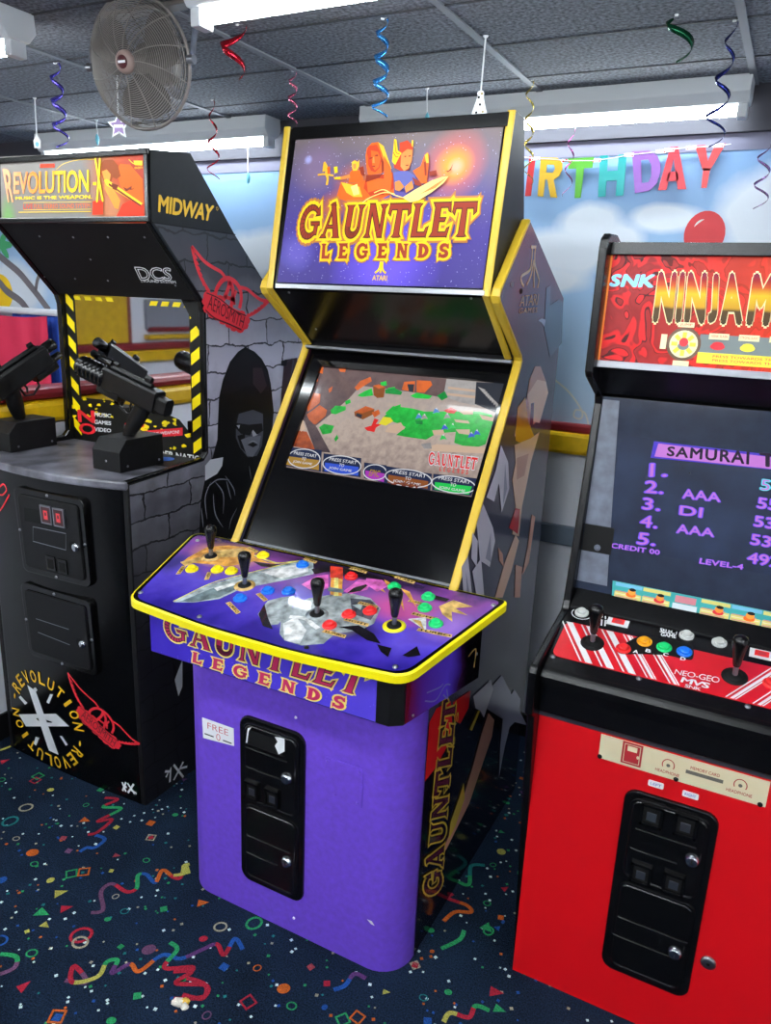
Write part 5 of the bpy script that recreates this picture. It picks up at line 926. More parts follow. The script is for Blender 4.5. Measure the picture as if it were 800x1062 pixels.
# guns on their boxes
mat('gun_black', (13,13,14), .35, noise=.3, nscale=30, bump=.15, bscale=120)
def gun(parent_cab, bx, by, piv, fwd, up, ribbed, tilt, k_=1.0):
    b = MB(); z0, z1 = 1.073, 1.168; x0, x1, y0, y1 = bx-.056, bx+.056, by-.09, by+.09
    b.prism([(y0, z0), (y0, z1-.034), (y0+.03, z1), (y1, z1), (y1, z0)], x0, x1, 'board_black'); bxo = b.build('gun_box', parent_cab, bevel=.002)
    for x, z in ((bx, z0+.03), ): q = MB(); q.lathe([(.004,0),(.003,.002)], (x, y0, z), (0,-1,0), 'steel', 8); q.build('screw', bxo)
    for y in (y0+.03, y1-.02): q = MB(); q.lathe([(.004,0),(.003,.002)], (x1, y, z0+.016), (1,0,0), 'steel', 8); q.build('screw', bxo)
    f = V3(fwd).normalized(); s = f.cross(V3(up)).normalized(); u = s.cross(f); O = V3(piv)
    at = lambda a, c, d=0: O + (f*a + u*c + s*d)*k_
    def blk(q, a0, a1, c0, c1, w, m='gun_black', ch=.006):
        sec = lambda a, k=1: [at(a, c, d) for c, d in ((c0+ch, -w), (c1-ch, -w), (c1, -w+ch), (c1, w-ch), (c1-ch, w), (c0+ch, w), (c0, w-ch), (c0, -w+ch))]
        q.loft([sec(a0), sec(a1)], m)
    q = MB(); blk(q, -.10, .085, -.005, .055, .022); blk(q, -.135, -.09, .0, .045, .017); blk(q, .02, .095, -.022, .01, .018); blk(q, -.07, .07, .052, .066, .009); g = q.build('gun', bxo, bevel=.002)
    q = MB(); blk(q, -.065, -.045, .062, .082, .007); blk(q, .05, .066, .062, .078, .005); q.build('sight', g, bevel=.001)
    if ribbed:
        q = MB(); pr = [(.020,0)]
        for i in range(6): pr += [(.030,.004+i*.015), (.031,.009+i*.015), (.026,.0125+i*.015), (.026,.0155+i*.015)]
        pr += [(.029,.097), (.024,.104), (.012,.104), (.011,.085)]
        q.lathe([(a*k_, c*k_) for a, c in pr], at(.075, .022), f, 'satin_black', 20); q.build('barrel_shroud', g)
        q = MB(); q.lathe([(.012,0),(.012,.05),(.009,.052)], at(.07, .066), f, 'satin_black', 12); q.build('top_barrel', g)
    else:
        q = MB(); q.lathe([(.017,0),(.019,.02),(.019,.05),(.014,.053),(.012,.05)], at(.08, .040), f, 'satin_black', 16); q.build('barrel', g)
        q = MB(); q.lathe([(.012,0),(.013,.02),(.013,.045),(.009,.048)], at(.085, .004), f, 'satin_black', 14); q.build('lower_barrel', g)
    q = MB(); base = V3((bx+tilt[0], by+tilt[1], 1.166)); top = at(-.055, .0); rings = []
    for i in range(7):
        t = i/6; c = top.lerp(base, t); wv = .030+.006*math.sin(t*3.1)-.012*t; dv = .018-.004*t
        rings.append([c+f*(wv*math.cos(k*math.pi/4))*1.0+s*(dv*math.sin(k*math.pi/4)) for k in range(8)])
    q.loft(rings, 'gun_black', True, True); q.build('grip', g)
    q = MB(); q.tube([at(-.03,-.005), at(-.028,-.035), at(-.005,-.046), at(.022,-.035), at(.026,-.018)], .004, 'gun_black', 8); q.build('trigger_guard', g)
    q = MB(); q.tube([at(-.015,-.004), at(-.012,-.020), at(-.018,-.032)], .0035, 'gun_black', 6); q.build('trigger', g)
    q = MB(); q.tube([base, (base.x+.002, base.y, 1.20)], .011, 'steel', 10); q.build('pivot_post', bxo)
gun(rev, -1.762, 1.69, (-1.752, 1.69, 1.285), (-.84, -.05, .26), (0,0,1), True, (0, 0), 1.12)
gun(rev, -2.246, 1.69, (-2.215, 1.70, 1.300), (.08, .84, .46), (0,0,1), False, (0.0, -.0), 1.2)
# ================================================================== red four-slot machine
NL, NR = -.397, .267; NI0, NI1 = -.379, .249; NC = (NL+NR)/2
neo = empty('arcade_cabinet', (NC, 1.9, 0), 'red and black arcade machine with striped red control panel, at right', 'arcade machine')
mat('neo_black', (10,10,12), .26, noise=.25, nscale=25, bump=.1, bscale=300); mat('neo_red', (206,10,20), .38); mat('neo_stripe_red', (208,22,34), .3, coat=.4); mat('neo_white', (232,232,234), .35, coat=.3)
nprof = [(1.60,0), (1.497,.728), (1.480,.742), (1.476,.842), (1.486,.856), (1.715,.905), (1.727,.925), (1.822,1.385), (1.815,1.405), (1.702,1.455), (1.692,1.465), (1.698,1.722), (1.706,1.742), (1.725,1.752), (1.79,1.755), (2.08,1.68), (2.11,1.64), (2.11,0)]
for x0, x1 in ((NL, NI0), (NI1, NR)):
    b = MB(); b.prism(nprof, x0, x1, 'neo_black'); sp_n = b.build('side_panel', neo, bevel=.004)
b = MB(); b.prism([(1.62,0), (1.62,.74), (1.76,.90), (1.86,1.36), (1.86,1.47), (1.78,1.50), (1.78,1.72), (1.82,1.735), (2.07,1.66), (2.09,1.63), (2.09,0)], NI0, NI1, 'dull_black'); b.build('body', neo)
# head
NMS = Surf((NC, 1.730, 1.480), (1,0,0), (0,.016,.25)); w0, w1 = NI0-NC, NI1-NC
b = MB(); b.prism([(1.732,1.478), (1.752,1.735), (1.80,1.74), (1.85,1.66), (1.85,1.42), (1.80,1.42)], NI0, NI1, 'neo_black'); nh = b.build('marquee', neo)
def gn(x, y): u, v = NMS.px(x, y); return ((u-w0)/(w1-w0), .5, (v-.012)/.216)
def lava():
    m = bpy.data.materials.new('lava_print'); m.use_nodes = True; MATS['lava_print'] = m; nt = m.node_tree; N = nt.nodes.new; L = nt.links.new; b = nt.nodes['Principled BSDF']
    tc = N('ShaderNodeTexCoord'); n = N('ShaderNodeTexNoise'); n.inputs['Scale'].default_value = 9; n.inputs['Detail'].default_value = 2.5; n.inputs['Distortion'].default_value = 1.2; L(tc.outputs['Object'], n.inputs['Vector'])
    a = N('ShaderNodeMath'); a.operation = 'MULTIPLY'; L(n.outputs['Fac'], a.inputs[0]); a.inputs[1].default_value = 7; f = N('ShaderNodeMath'); f.operation = 'FRACT'; L(a.outputs[0], f.inputs[0])
    r = N('ShaderNodeValToRGB'); e = r.color_ramp.elements; e[0].position = 0; e[0].color = lin((70,10,14)); e[1].position = 1; e[1].color = lin((150,24,26))
    for p, c in ((.08,(70,8,12)), (.14,(216,30,34)), (.40,(206,30,32)), (.52,(136,22,26)), (.8,(150,30,32))): k = e.new(p); k.color = lin(c)
    L(f.outputs[0], r.inputs['Fac']); g = N('ShaderNodeSeparateXYZ'); L(tc.outputs['Generated'], g.inputs[0]); mr = N('ShaderNodeMapRange'); mr.inputs[1].default_value = .15; mr.inputs[2].default_value = .55; L(g.outputs[0], mr.inputs[0])
    mx = N('ShaderNodeMix'); mx.data_type = 'RGBA'; sc_ = N('ShaderNodeMath'); sc_.operation = 'MULTIPLY'; L(mr.outputs[0], sc_.inputs[0]); sc_.inputs[1].default_value = .7; L(sc_.outputs[0], mx.inputs[0]); L(r.outputs['Color'], mx.inputs[6]); mx.inputs[7].default_value = lin((214,58,20))
    L(mx.outputs[2], b.inputs['Base Color']); L(mx.outputs[2], b.inputs['Emission Color']); b.inputs['Emission Strength'].default_value = .08; b.inputs['Roughness'].default_value = .4; b.inputs['Specular IOR Level'].default_value = .2
lava()
b = MB(); b.slab(NMS, rectq(w0, .010, w1, .230), 'lava_print', 0, .003); b.build('marquee_art', nh)
b = MB(); b.slab(NMS, rectq(w0, .230, w1, .256), 'neo_black', 0, .012); b.build('top_bar', nh, bevel=.002)
b = MB(); b.slab(NMS, rectq(w0, -.004, w1, .011), 'steel', 0, .009); b.build('retainer_strip', nh, bevel=.001)
mat('edge_orange', (240,130,40), .4, emit=.5); b = MB(); b.slab(NMS, rectq(w0, .011, w0+.004, .23), 'edge_orange', .003, .004); b.build('lit_edge', nh)
n6 = lambda *pp: P(NMS, [(590+x/3.81, 230+y/3.81) for x, y in pp])
art('ninja_letters', [(0, (60,42,4)), (.28, (76,50,6)), (.34, (190,140,6)), (.58, (206,170,6)), (.74, (190,70,10)), (.86, (150,10,14)), (1, (110,10,60))], axis=2, rough=.45, emit=.6, wob=.03, nscale=40)
mat('letter_cream', (230,214,160), .45, emit=.6); mat('snk_blue', (130,200,240), .35, emit=.6)
b = MB(); q1 = n6((340,383),(680,393),(682,219),(362,213)); 
du = (q1[1][0]-q1[0][0])/5; lean = q1[3][0]-q1[0][0]
q2 = [(q1[1][0]+du*.42, q1[1][1]), (q1[1][0]+du*8.6, q1[1][1]), (q1[1][0]+du*8.6+lean, q1[2][1]), (q1[1][0]+du*.42+lean*.9, q1[2][1])]
for w, q in (('NINJA', q1), ('MASTERS', q2)): caps(b, NMS, w, q, 'letter_cream', .0036, .095)
b.build('title_outline', nh)
b = MB()
for w, q in (('NINJA', q1), ('MASTERS', q2)): caps(b, NMS, w, q, 'ninja_letters', .0042, .062)
b.build('title_lettering', nh)
b = MB(); caps(b, NMS, 'SNK', n6((164,254),(332,258),(346,212),(178,210)), 'snk_blue', .0038, .05, .2); b.build('maker_lettering', nh)
mat('dial_cream', (232,220,170), .4, emit=.4); mat('dial_brown', (96,64,36), .4, emit=.2); mat('dial_yellow', (240,214,50), .4, emit=.5); mat('dial_grey', (110,120,120), .4, emit=.3); mat('dial_green', (40,160,70), .4, emit=.4)
b = MB(); cu, cv = NMS.px(709.4, 357); 
b.poly(NMS, rectq(cu+.03, cv-.02, w1-.01, cv+.022), 'dial_grey', .0034); b.poly(NMS, rectq(cu+.03, cv-.036, w1-.01, cv-.014), 'dial_yellow', .0036)
b.poly(NMS, ell(cu, cv, .034, .034, 24), 'dial_brown', .0038); b.poly(NMS, ell(cu, cv, .028, .028, 24), 'dial_cream', .0041)
for i in range(8): a = i*math.pi/4; b.line(NMS, [(cu+.012*math.cos(a), cv+.012*math.sin(a)), (cu+.024*math.cos(a), cv+.024*math.sin(a))], .008, 'dial_yellow', .0043)
b.poly(NMS, ell(cu, cv-.004, .011, .008, 16), 'dial_grey', .0045); b.poly(NMS, ell(cu, cv+.004, .009, .009, 16), 'red_print', .0047)
for q, t_ in (((-.016,.034,.016,.044), 'JUMP'), ((-.046,-.012,-.034,.018), ''), ((-.016,-.046,.016,-.034), '')): b.poly(NMS, rectq(cu+q[0], cv+q[1], cu+q[2], cv+q[3]), 'dial_cream', .0046); 
text(b, NMS, 'JUMP', rectq(cu-.012, cv+.036, cu+.012, cv+.042), 'red_print', .005)
for i, (m, t_) in enumerate((('red_print','WEAK SLASH'), ('dial_yellow','STRONG SLASH'), ('dial_green','WEAK KICK'), ('snk_blue','STRONG KICK'))):
    u = cu+.066+i*.056; b.poly(NMS, ell(u, cv-.001, .014, .007, 16), m, .0042); b.poly(NMS, ell(u, cv+.003, .011, .0055, 16), m, .0045); b.poly(NMS, rectq(u-.019, cv+.013, u+.019, cv+.025), 'dial_cream', .0042); text(b, NMS, t_, rectq(u-.016, cv+.017, u+.016, cv+.022), 'red_print', .0046)
for k in (0, 1): text(b, NMS, 'PRESS TOWARDS THE OPPONENT TO DASH', rectq(cu+.06, cv-.023-k*.008, cu+.30, cv-.018-k*.008), 'red_print', .0042)
b.build('instructions', nh)
# recess above the screen, screen glass
b = MB(); b.prism([(1.738,1.476), (1.815,1.412), (1.83,1.43), (1.76,1.49)], NI0, NI1, 'neo_black'); rc = b.build('speaker_board', neo)
N2 = Surf((NC, 1.766, .945), (1,0,0), (0,.062,.455))
mat('neo_glass', (34,42,60), .08, noise=.1); mat('glass_tube', (30,40,62), .10, coat=.3, noise=.25, nscale=8); mat('frame_grey', (92,98,112), .45, noise=.15, nscale=30)  # bluish glass colour paints in haze reflected from the ceiling
b = MB(); b.slab(N2, rectq(w0, 0, w1, .462), 'neo_glass', -.012, 0); gls = b.build('screen_glass', neo)
n5 = lambda *pp: P(N2, [(620+x/4.083, 400+y/4.083) for x, y in pp])
b = MB(); us = n5((85,172)); ue = n5((45,890)); b.slab(N2, [(w0+.001, .02), (ue[0][0]-.006, .02), (us[0][0], us[0][1]), (us[0][0], us[0][1]+.0), (us[0][0]-.004, .455), (w0+.001, .455)], 'frame_grey', 0, .0015); tp = b.build('tape_strip', gls); b = MB(); b.slab(N2, rectq(w0+.001, .095, ue[0][0]-.008, .16), 'dull_black', .0015, .002); b.build('tape_gap', tp)
tu = n5((100,210)); b = MB(); 
scr('s_violet', (120,80,240), 1.25); scr('s_mauve', (196,120,214), 1.25); scr('s_indigo', (70,50,200), 1.25); scr('s_ink', (60,30,90), .25); scr('s_cyan', (90,220,240), 1.25)
b = MB(); b.slab(N2, rrect(tu[0][0], .115, w1-.03, tu[0][1], .02), 'glass_tube', 0, .001); mon = b.build('monitor', gls)
b = MB(); tl, bl_, = n5((240,235))[0], n5((225,305))[0]; wban = .47
tr, br = n5((735,292))[0], n5((735,355))[0]; ex = lambda a, c, k: (a[0]+(c[0]-a[0])*k, a[1]+(c[1]-a[1])*k)
b.poly(N2, [bl_, ex(bl_, br, 1.5), ex(tl, tr, 1.5), tl], 's_indigo', .0014); i_ = lambda p, du, dv: (p[0]+du, p[1]+dv)
b.poly(N2, [i_(bl_, .008, .004), ex(bl_, br, 1.5), i_(ex(tl, tr, 1.5), 0, -.006), i_(tl, .010, -.004)], 's_mauve', .0017); b.build('title_banner', mon)
b = MB(); text(b, N2, 'SAMURAI', n5((295,296),(640,332),(642,278),(300,258)), 's_ink', .002, .03, 1.15); q = n5((690,338),(690,284)); q0, q3_ = q; text(b, N2, 'TOP FIVE' if 0 else 'TOP 5', [q0, (q0[0]+.14, q0[1]-.0), (q3_[0]+.14, q3_[1]), q3_], 's_ink', .002, .04, 1.1); b.build('title_text', mon)
for t_, q in (('1.', ((222,385),(292,385),(296,330),(226,330))), ('2.', ((200,452),(276,458),(280,408),(206,402))), ('3.', ((190,522),(262,530),(268,482),(196,474))), ('4.', ((180,596),(250,604),(256,556),(186,548))), ('5.', ((168,670),(242,678),(248,630),(176,622))), ('AAA', ((360,476),(520,492),(520,456),(362,436))), ('DI', ((348,545),(440,558),(446,518),(352,508))), ('AAA', ((335,622),(492,640),(494,606),(338,586))), ('CREDIT 00', ((58,685),(262,716),(264,696),(62,666))), ('LEVEL-4', ((432,752),(615,778),(618,757),(436,730)))):
    b = MB(); text(b, N2, t_, n5(*q), 's_violet', .0016, .055, 1.05); text(b, N2, t_, n5(*q), 's_mauve', .0019, .0, 1.05); b.build('score_text', mon)
for k, t_ in enumerate(('5800','5500','5380','5340','4920')):
    y = 440+k*77; x = 690-k*14; (a, c) = n5((x,y),(x+6,y-44)); b = MB(); q = [a, (a[0]+.085, a[1]), (c[0]+.085, c[1]), c]; text(b, N2, t_, q, 's_cyan' if k == 0 else 's_violet', .0016, .055); text(b, N2, t_, q, 's_mauve', .0019, .0); b.build('score_text', mon)
for n, c in dict(card_teal=(60,170,170), card_yellow=(226,214,120), card_cream=(236,226,190), card_pink=(214,130,140), card_white=(222,232,236), card_blue=(120,190,220)).items(): mat(n, c, .3, coat=.3)
c0, c1 = n5((60,905))[0], n5((65,825))[0]; cw = (.24-c0[0])/7.2
b = MB(); b.slab(N2, [(c0[0], c0[1]), (.25, c0[1]), (.25, c1[1]), (c1[0], c1[1])], 'card_teal', 0, .0014); card = b.build('instruction_strip', gls)
b = MB(); H_ = c1[1]-c0[1]
for i in range(8):
    u0 = c0[0]+.004+i*cw*.98
    if i % 4 == 2: b.poly(N2, rectq(u0+.004, c0[1]+.004, u0+cw-.008, c0[1]+H_*.5), 'card_white', .0018); b.poly(N2, rectq(u0+.008, c0[1]+H_*.55, u0+cw-.012, c0[1]+H_*.9), 'card_pink', .0018)
    else:
        b.poly(N2, rectq(u0, c0[1]+.002, u0+cw-.004, c0[1]+H_*.5), 'card_yellow', .0018)
        for k in range(4): b.poly(N2, rectq(u0+.002, c0[1]+.005+k*.006, u0+cw*(.9-.1*(k % 2)), c0[1]+.007+k*.006), 'card_pink' if k % 2 else 'card_cream', .0021)
        b.poly(N2, rectq(u0, c0[1]+H_*.78, u0+cw-.004, c0[1]+H_*.97), 'card_yellow' if i % 2 else 'card_blue', .0018); b.poly(N2, ell(u0+cw*.6, c0[1]+H_*.6, .009, .008, 10), 'm_skin', .0023); b.poly(N2, ell(u0+cw*.62, c0[1]+H_*.72, .008, .004, 10), 'dull_black', .0024); b.poly(N2, ell(u0+cw*.58, c0[1]+H_*.44, .012, .006, 10), 'red_print' if i % 2 else 'm_orange', .0022)
b.build('strip_pictures', card)
b = MB(); b.prism([(1.768,.948), (1.72,.915), (1.72,.905), (1.80,.905), (1.80,.96)], NI0, NI1, 'neo_black'); b.build('ledge', neo, bevel=.003)
u, v = N2.px(620, 568); sc = MB(); sc.lathe([(.008,0),(.007,.003),(.001,.004)], N2.pt(u, v, .002), N2.N, 'frame_grey', 12); sc.build('glass_bolt', gls)
# control panel
NP = Surf((NC, 1.525, .842), (1,0,0), (0, 1.722-1.525, .908-.842)); pl_ = math.hypot(.197, .066)
b = MB(); b.slab(NP, rectq(w0+.0005, 0, w1-.0005, pl_), 'neo_black', -.018, 0); ncp = b.build('control_panel', neo)
k6 = lambda *pp: P(NP, [(570+x/3.478, 620+y/3.478) for x, y in pp])
pr = k6((12,190),(60,85)); va = k6((20,210))[0][1]; vb = k6((62,85))[0][1]; ua = k6((12,195))[0][0]
vb2 = vb; A0 = va; 
b = MB(); b.slab(NP, rrect(ua, va, w1-.012, vb, .018), 'neo_stripe_red', 0, .0015); red = b.build('striped_overlay', ncp)
b = MB(); hgt = vb-va
def clip(poly, v0, v1):
    return poly
for i in range(8):
    uu = ua+.000+i*.046; k_ = -.075
    if i >= 5: continue
    b = MB()
    for off, wd_ in ((0, .013), (-.012, .004), (.012, .004)) if i < 3 else ((0, .007), (-.009, .003), (.009, .003)):
        b.poly(NP, [(uu+off+hgt*.55+0-hgt*.55*1-k_*0, vb-.002), (uu+off+wd_, vb-.002), (uu+off+wd_+hgt*.62, va+.002), (uu+off+hgt*.62, va+.002)], 'neo_white', .0019+i*1e-5)
    b.build('white_stripe', red)
mid = NC*0
for i in range(7):
    uu = .06+i*.05; b = MB()
    for off, wd_ in ((0, .007), (-.009, .003), (.009, .003)):
        u_a, u_b = uu+off, uu+off+wd_
        if u_b+hgt*.62 < w1-.014: b.poly(NP, [(u_a, va+.002), (u_b, va+.002), (u_b+hgt*.62, vb-.002), (u_a+hgt*.62, vb-.002)], 'neo_white', .0019+i*1e-5)
    if b.v: b.build('white_stripe', red)

kd = k6((240,190),(285,160),(330,142),(420,150),(500,170),(520,190),(515,225),(480,222),(420,210),(330,206),(260,205)); b = MB(); b.poly(NP, smoothpath(kd+[kd[0]], 4)[:-1], 'black_print', .0022); b.build('button_plate', red)
for x, y, c in ((267,186,'red'), (343,161,'amber'), (414,182,'green'), (487,198,'blue')):
    if c == 'amber': mat('button_amber', (232,156,20), .3)
    u, v = k6((x,y))[0]; button(NP, u, v, .0165, 'button_'+c, ncp)
    u, v = k6(dict(red=(312,197), amber=(357,194), green=(420,208), blue=(482,223))[c])[0]
    b = MB(); text(b, NP, 'ABCD'[('red','amber','green','blue').index(c)], rectq(u-.005,v-.005,u+.005,v+.005), 'neo_white', .0026, .03); b.build('button_letter', ncp)
mat('button_white', (206,208,204), .35)
for x, y in ((117,56), (495,138), (613,164)):
    u, v = k6((x,y))[0]; button(NP, u, v, .016, 'button_white', ncp)
b = MB(); u, v = k6((117,58))[0]; b.line(NP, ell(u, v, .023, .020, 24), .0018, 'neo_white', .0008, closed=True); b.build('start_ring', ncp)
b = MB()
for q in (((180,70),(212,80),(210,60),(182,52)),): text(b, NP, 'ST', k6(*q), 'neo_white', .0008, .03)
text(b, NP, '1P', k6((186,100),(214,104),(216,84),(188,80)), 'neo_white', .0008, .03); text(b, NP, 'SELECT', k6((398,124),(464,134),(466,120),(402,109)), 'neo_white', .0008, .03); text(b, NP, 'GAME', k6((402,138),(456,147),(457,135),(404,126)), 'neo_white', .0008, .03); b.build('panel_lettering', ncp)
for x, y in ((249,86), (767,203)):
    u, v = k6((x,y))[0]; b = MB(); b.slab(NP, rectq(u-.024, v-.016, u+.024, v+.016), 'neo_white', 0, .0012); wdw = b.build('card_window', ncp); b = MB(); b.poly(NP, rectq(u-.014, v-.009, u+.014, v+.009), 'button_red', .0015); b.poly(NP, [(u-.008,v-.006),(u+.01,v-.003),(u+.006,v+.005),(u-.006,v+.004)], 'sticker_red', .0018); b.build('window_print', wdw)
text_b = MB(); text(text_b, NP, 'NEO-GEO', k6((450,277),(612,311),(616,290),(456,260)), 'neo_white', .0024, .0, .9); text(text_b, NP, 'MVS', k6((474,306),(572,330),(580,312),(482,289)), 'neo_white', .0024, .03, .9); text(text_b, NP, 'SNK', k6((488,325),(545,338),(548,329),(492,314)), 'neo_white', .0024, .02, .9); text_b.build('system_lettering', red)
for x, y in ((155,165), (668,286)): u, v = k6((x,y))[0]; joystick(NP, u, v, ncp, 'dull_black', .094, (0,-.03))
u, v = k6((800,312))[0]; button(NP, u, v, .0165, 'button_red', ncp)
for x, y in ((13,212), (323,291), (716,392)): u, v = k6((x,y))[0]; b = MB(); b.lathe([(.006,0),(.005,.0025),(.001,.0035)], NP.pt(u, v), NP.N, 'steel', 12); b.build('bolt', ncp)
# padded front edge, red front
b = MB(); b.prism([(1.525,.8425), (1.512,.838), (1.505,.826), (1.506,.810), (1.516,.785), (1.520,.735), (1.545,.724), (1.60,.724), (1.60,.84)], NI0+.0005, NI1-.0005, 'neo_black'); b.build('front_rail', neo, bevel=.003)
b = MB(); b.box(NI0+.0005, NI1-.0005, 1.539, 1.62, .0, .716, 'neo_red'); b.box(NI0+.0005, NI1-.0005, 1.537, 1.60, .716, .724, 'steel'); nf = b.build('front_panel', neo)
NF = Surf((NC, 1.539, 0), (1,0,0), (0,0,1)); nf2 = lambda x, y: NF.px(x, y); N8 = lambda x, y: nf2(610+x/3.542, 740+y/3.542)
q = [N8(40,158), N8(655,348), N8(668,248), N8(48,75)]; u0, v0, u1, v1 = (q[0][0]+q[3][0])/2, (q[0][1]+q[1][1])/2, (q[1][0]+q[2][0])/2, (q[2][1]+q[3][1])/2
b = MB(); b.slab(NF, rectq(u0, v0, u1, v1), 'cream_print', 0, .0015); plate = b.build('memory_card_plate', nf)
mat('plate_red', (170,34,44), .5); mat('plate_grey', (96,92,84), .6)
b = MB(); uu, vv = N8(162,148); b.slab(NF, rectq(uu-.021, vv-.026, uu+.021, vv+.026), 'plate_red', .0015, .002); b.slab(NF, rectq(uu-.017, vv-.022, uu+.017, vv+.022), 'cream_print', .0021, .0022); b.slab(NF, rectq(uu-.0155, vv-.0205, uu+.0155, vv+.0205), 'plate_red', .0023, .0024); b.slab(NF, rectq(uu-.010, vv+.006, uu+.010, vv+.018), 'cream_print', .0025, .0026); b.slab(NF, ell(uu+.013, vv-.004, .003, .004, 10), 'cream_print', .0025, .0026); b.build('card_emblem', plate)
for cx, cy in ((296,188), (561,262)):
    uu, vv = N8(cx, cy); b = MB(); b.line(NF, arc(uu, vv, .012, .013, -30, 210, 14), .002, 'plate_red', .0018); b.poly(NF, ell(uu, vv-.001, .004, .004, 10), 'plate_grey', .0018); text(b, NF, 'HEADPHONE', rectq(uu-.024, vv-.021, uu+.024, vv-.014), 'plate_red', .0018, .01); b.build('headphone_mark', plate)
b = MB(); uu, vv = N8(428,230); b.slab(NF, rectq(uu-.036, vv-.004, uu+.036, vv+.004), 'plate_grey', .0016, .002); text(b, NF, 'MEMORY CARD', rectq(uu-.028, vv+.008, uu+.028, vv+.015), 'plate_red', .0018, .01); b.build('card_slot', plate)
for cx, cy in ((44,156), (324,240), (633,333)): uu, vv = N8(cx, cy); b = MB(); b.lathe([(.0055,0),(.0045,.003),(.001,.004)], NF.pt(uu, vv, .001), NF.N, 'dull_black', 10); b.build('bolt', plate)
LKN = [N8(385,528), N8(322,866)]
coin_door(NF, (-.174-NC, .128, .0175-NC, .604), N8(250,640)[1], nf, LKN, [(*N8(238,362), .046, .052), (*N8(362,400), .046, .052), (*N8(198,575), .044, .05), (*N8(318,612), .044, .05)], ribs=[(N8(180,410)[0], N8(400,480)[0], N8(290,448)[1]), (N8(160,480)[0], N8(330,535)[0], N8(240,510)[1]), (N8(110,740)[0], N8(370,820)[0], N8(240,782)[1]), (N8(95,800)[0], N8(300,880)[0], N8(190,835)[1])], r=.028)
mat('tag_blue', (120,130,200), .5)
for cx, cy, t_ in ((250,260,'LEFT'), (377,299,'RIGHT')):
    uu, vv = N8(cx, cy); b = MB(); b.slab(NF, rrect(uu-.016, vv-.007, uu+.016, vv+.007, .003), 'white_print', 0, .0015); tg = b.build('slot_tag', nf); b = MB(); text(b, NF, t_, rectq(uu-.011, vv-.003, uu+.011, vv+.003), 'tag_blue', .0018, .01); b.build('tag_print', tg)
uu, vv = nf2(735,998); b = MB(); b.lathe([(.016,0),(.016,.004),(.013,.006),(.010,.007),(.0005,.007)], NF.pt(uu, vv), NF.N, 'steel', 18); b.lathe([(.004,.007),(.003,.0085)], NF.pt(uu, vv), NF.N, 'dull_black', 10); b.build('cabinet_lock', nf)
# ================================================================== fan
FC = hit(145, 66, 1, 1.47); fn = V3((.105,-.974,-.19)).normalized(); FR = .135
fan = empty('ceiling_fan', (FC.x, FC.y, ZC), 'round dark wire-guarded fan hung from the ceiling above the black gun machine', 'fan')
fx = fn.cross(V3((0,0,1))).normalized(); fy = fx.cross(fn)
mat('fan_grey', (112,106,102), .45); mat('fan_blade', (70,66,64), .5); mat('fan_wire', (132,126,120), .45); mat('fan_badge', (150,128,120), .4); mat('fan_maroon', (76,30,34), .4)
def ringpts(r, h, n=36): return [FC+(fx*math.cos(2*math.pi*i/n)+fy*math.sin(2*math.pi*i/n))*r+fn*h for i in range(n)]
dome = lambda r: .050*(1-(r/FR)**2)+.004
b = MB(); b.tube(ringpts(FR, 0, 48), .0042, 'fan_grey', 8, closed=True); guard = b.build('guard_ring', fan)
b = MB()
for i in range(25): r = .028+.0042*i; b.tube(ringpts(r, dome(r)), .0009, 'fan_wire', 4, closed=True)
b.build('front_grille', guard)
b = MB()
for i in range(12):
    a = 2*math.pi*i/12; d = fx*math.cos(a)+fy*math.sin(a); e = fx*math.cos(a+.35)+fy*math.sin(a+.35)
    b.tube([FC+(d.lerp(e, t/6)).normalized()*(.026+(FR-.026)*t/6)+fn*dome(.026+(FR-.026)*t/6)+fn*.001 for t in range(7)], .0013, 'fan_wire', 4)
b.build('grille_spokes', guard)
b = MB()
for i in range(14): r = .030+.0074*i; b.tube(ringpts(r, -.055*(1-(r/FR)**4)-.002), .0009, 'dark_wire', 4, closed=True)
for i in range(10):
    a = 2*math.pi*i/10; d = fx*math.cos(a)+fy*math.sin(a)
    b.tube([FC+d*FR, FC+d*FR*.9-fn*.03, FC+d*FR*.6-fn*.052, FC+d*.03-fn*.056], .0012, 'dark_wire', 4)
b.build('rear_grille', guard)
b = MB(); b.lathe([(.0005,.062),(.012,.062),(.020,.060),(.024,.055),(.025,.050)], FC, fn, 'fan_badge', 24); bd_ = b.build('badge', fan); b = MB(); b.lathe([(.0005,.0635),(.013,.0632),(.014,.061)], FC, fn, 'fan_maroon', 20); b.mesh([FC+fn*.0642+fx*a+fy*c for a, c in rectq(-.010,-.0025,.010,.0025)], [(0,1,2,3)], 'white_print'); b.build('badge_face', bd_)
b = MB(); b.lathe([(.0005,-.12),(.03,-.12),(.045,-.10),(.045,-.03),(.02,-.02),(.02,.02),(.0005,.02)], FC, fn, 'fan_grey', 20); b.build('motor', fan)
for k in range(3):
    a0 = k*2.094+.5; q = MB(); R0 = []; R1 = []
    rows = []
    for i in range(8):
        r = .022+.092*i/7; w_ = .5+.25*math.sin(i/7*3.0); row = []
        for j in range(6):
            a = a0+(j/5-.5)*2*w_; hh = .022*(j/5-.5); row.append(FC+(fx*math.cos(a)+fy*math.sin(a))*r+fn*hh)
        rows.append(row)
    vs = [p for r_ in rows for p in r_]+[p-fn*.002 for r_ in rows for p in r_]; fs = []
    for i in range(7):
        for j in range(5): a = i*6+j; fs += [(a, a+1, a+7, a+6), (48+a, 48+a+6, 48+a+7, 48+a+1)]
    q.mesh(vs, fs, 'fan_blade', True); q.build('blade', fan)
q = MB(); e0, e1 = FC+fx*(-FR-.006), FC+fx*(FR+.006)
top_z = ZC
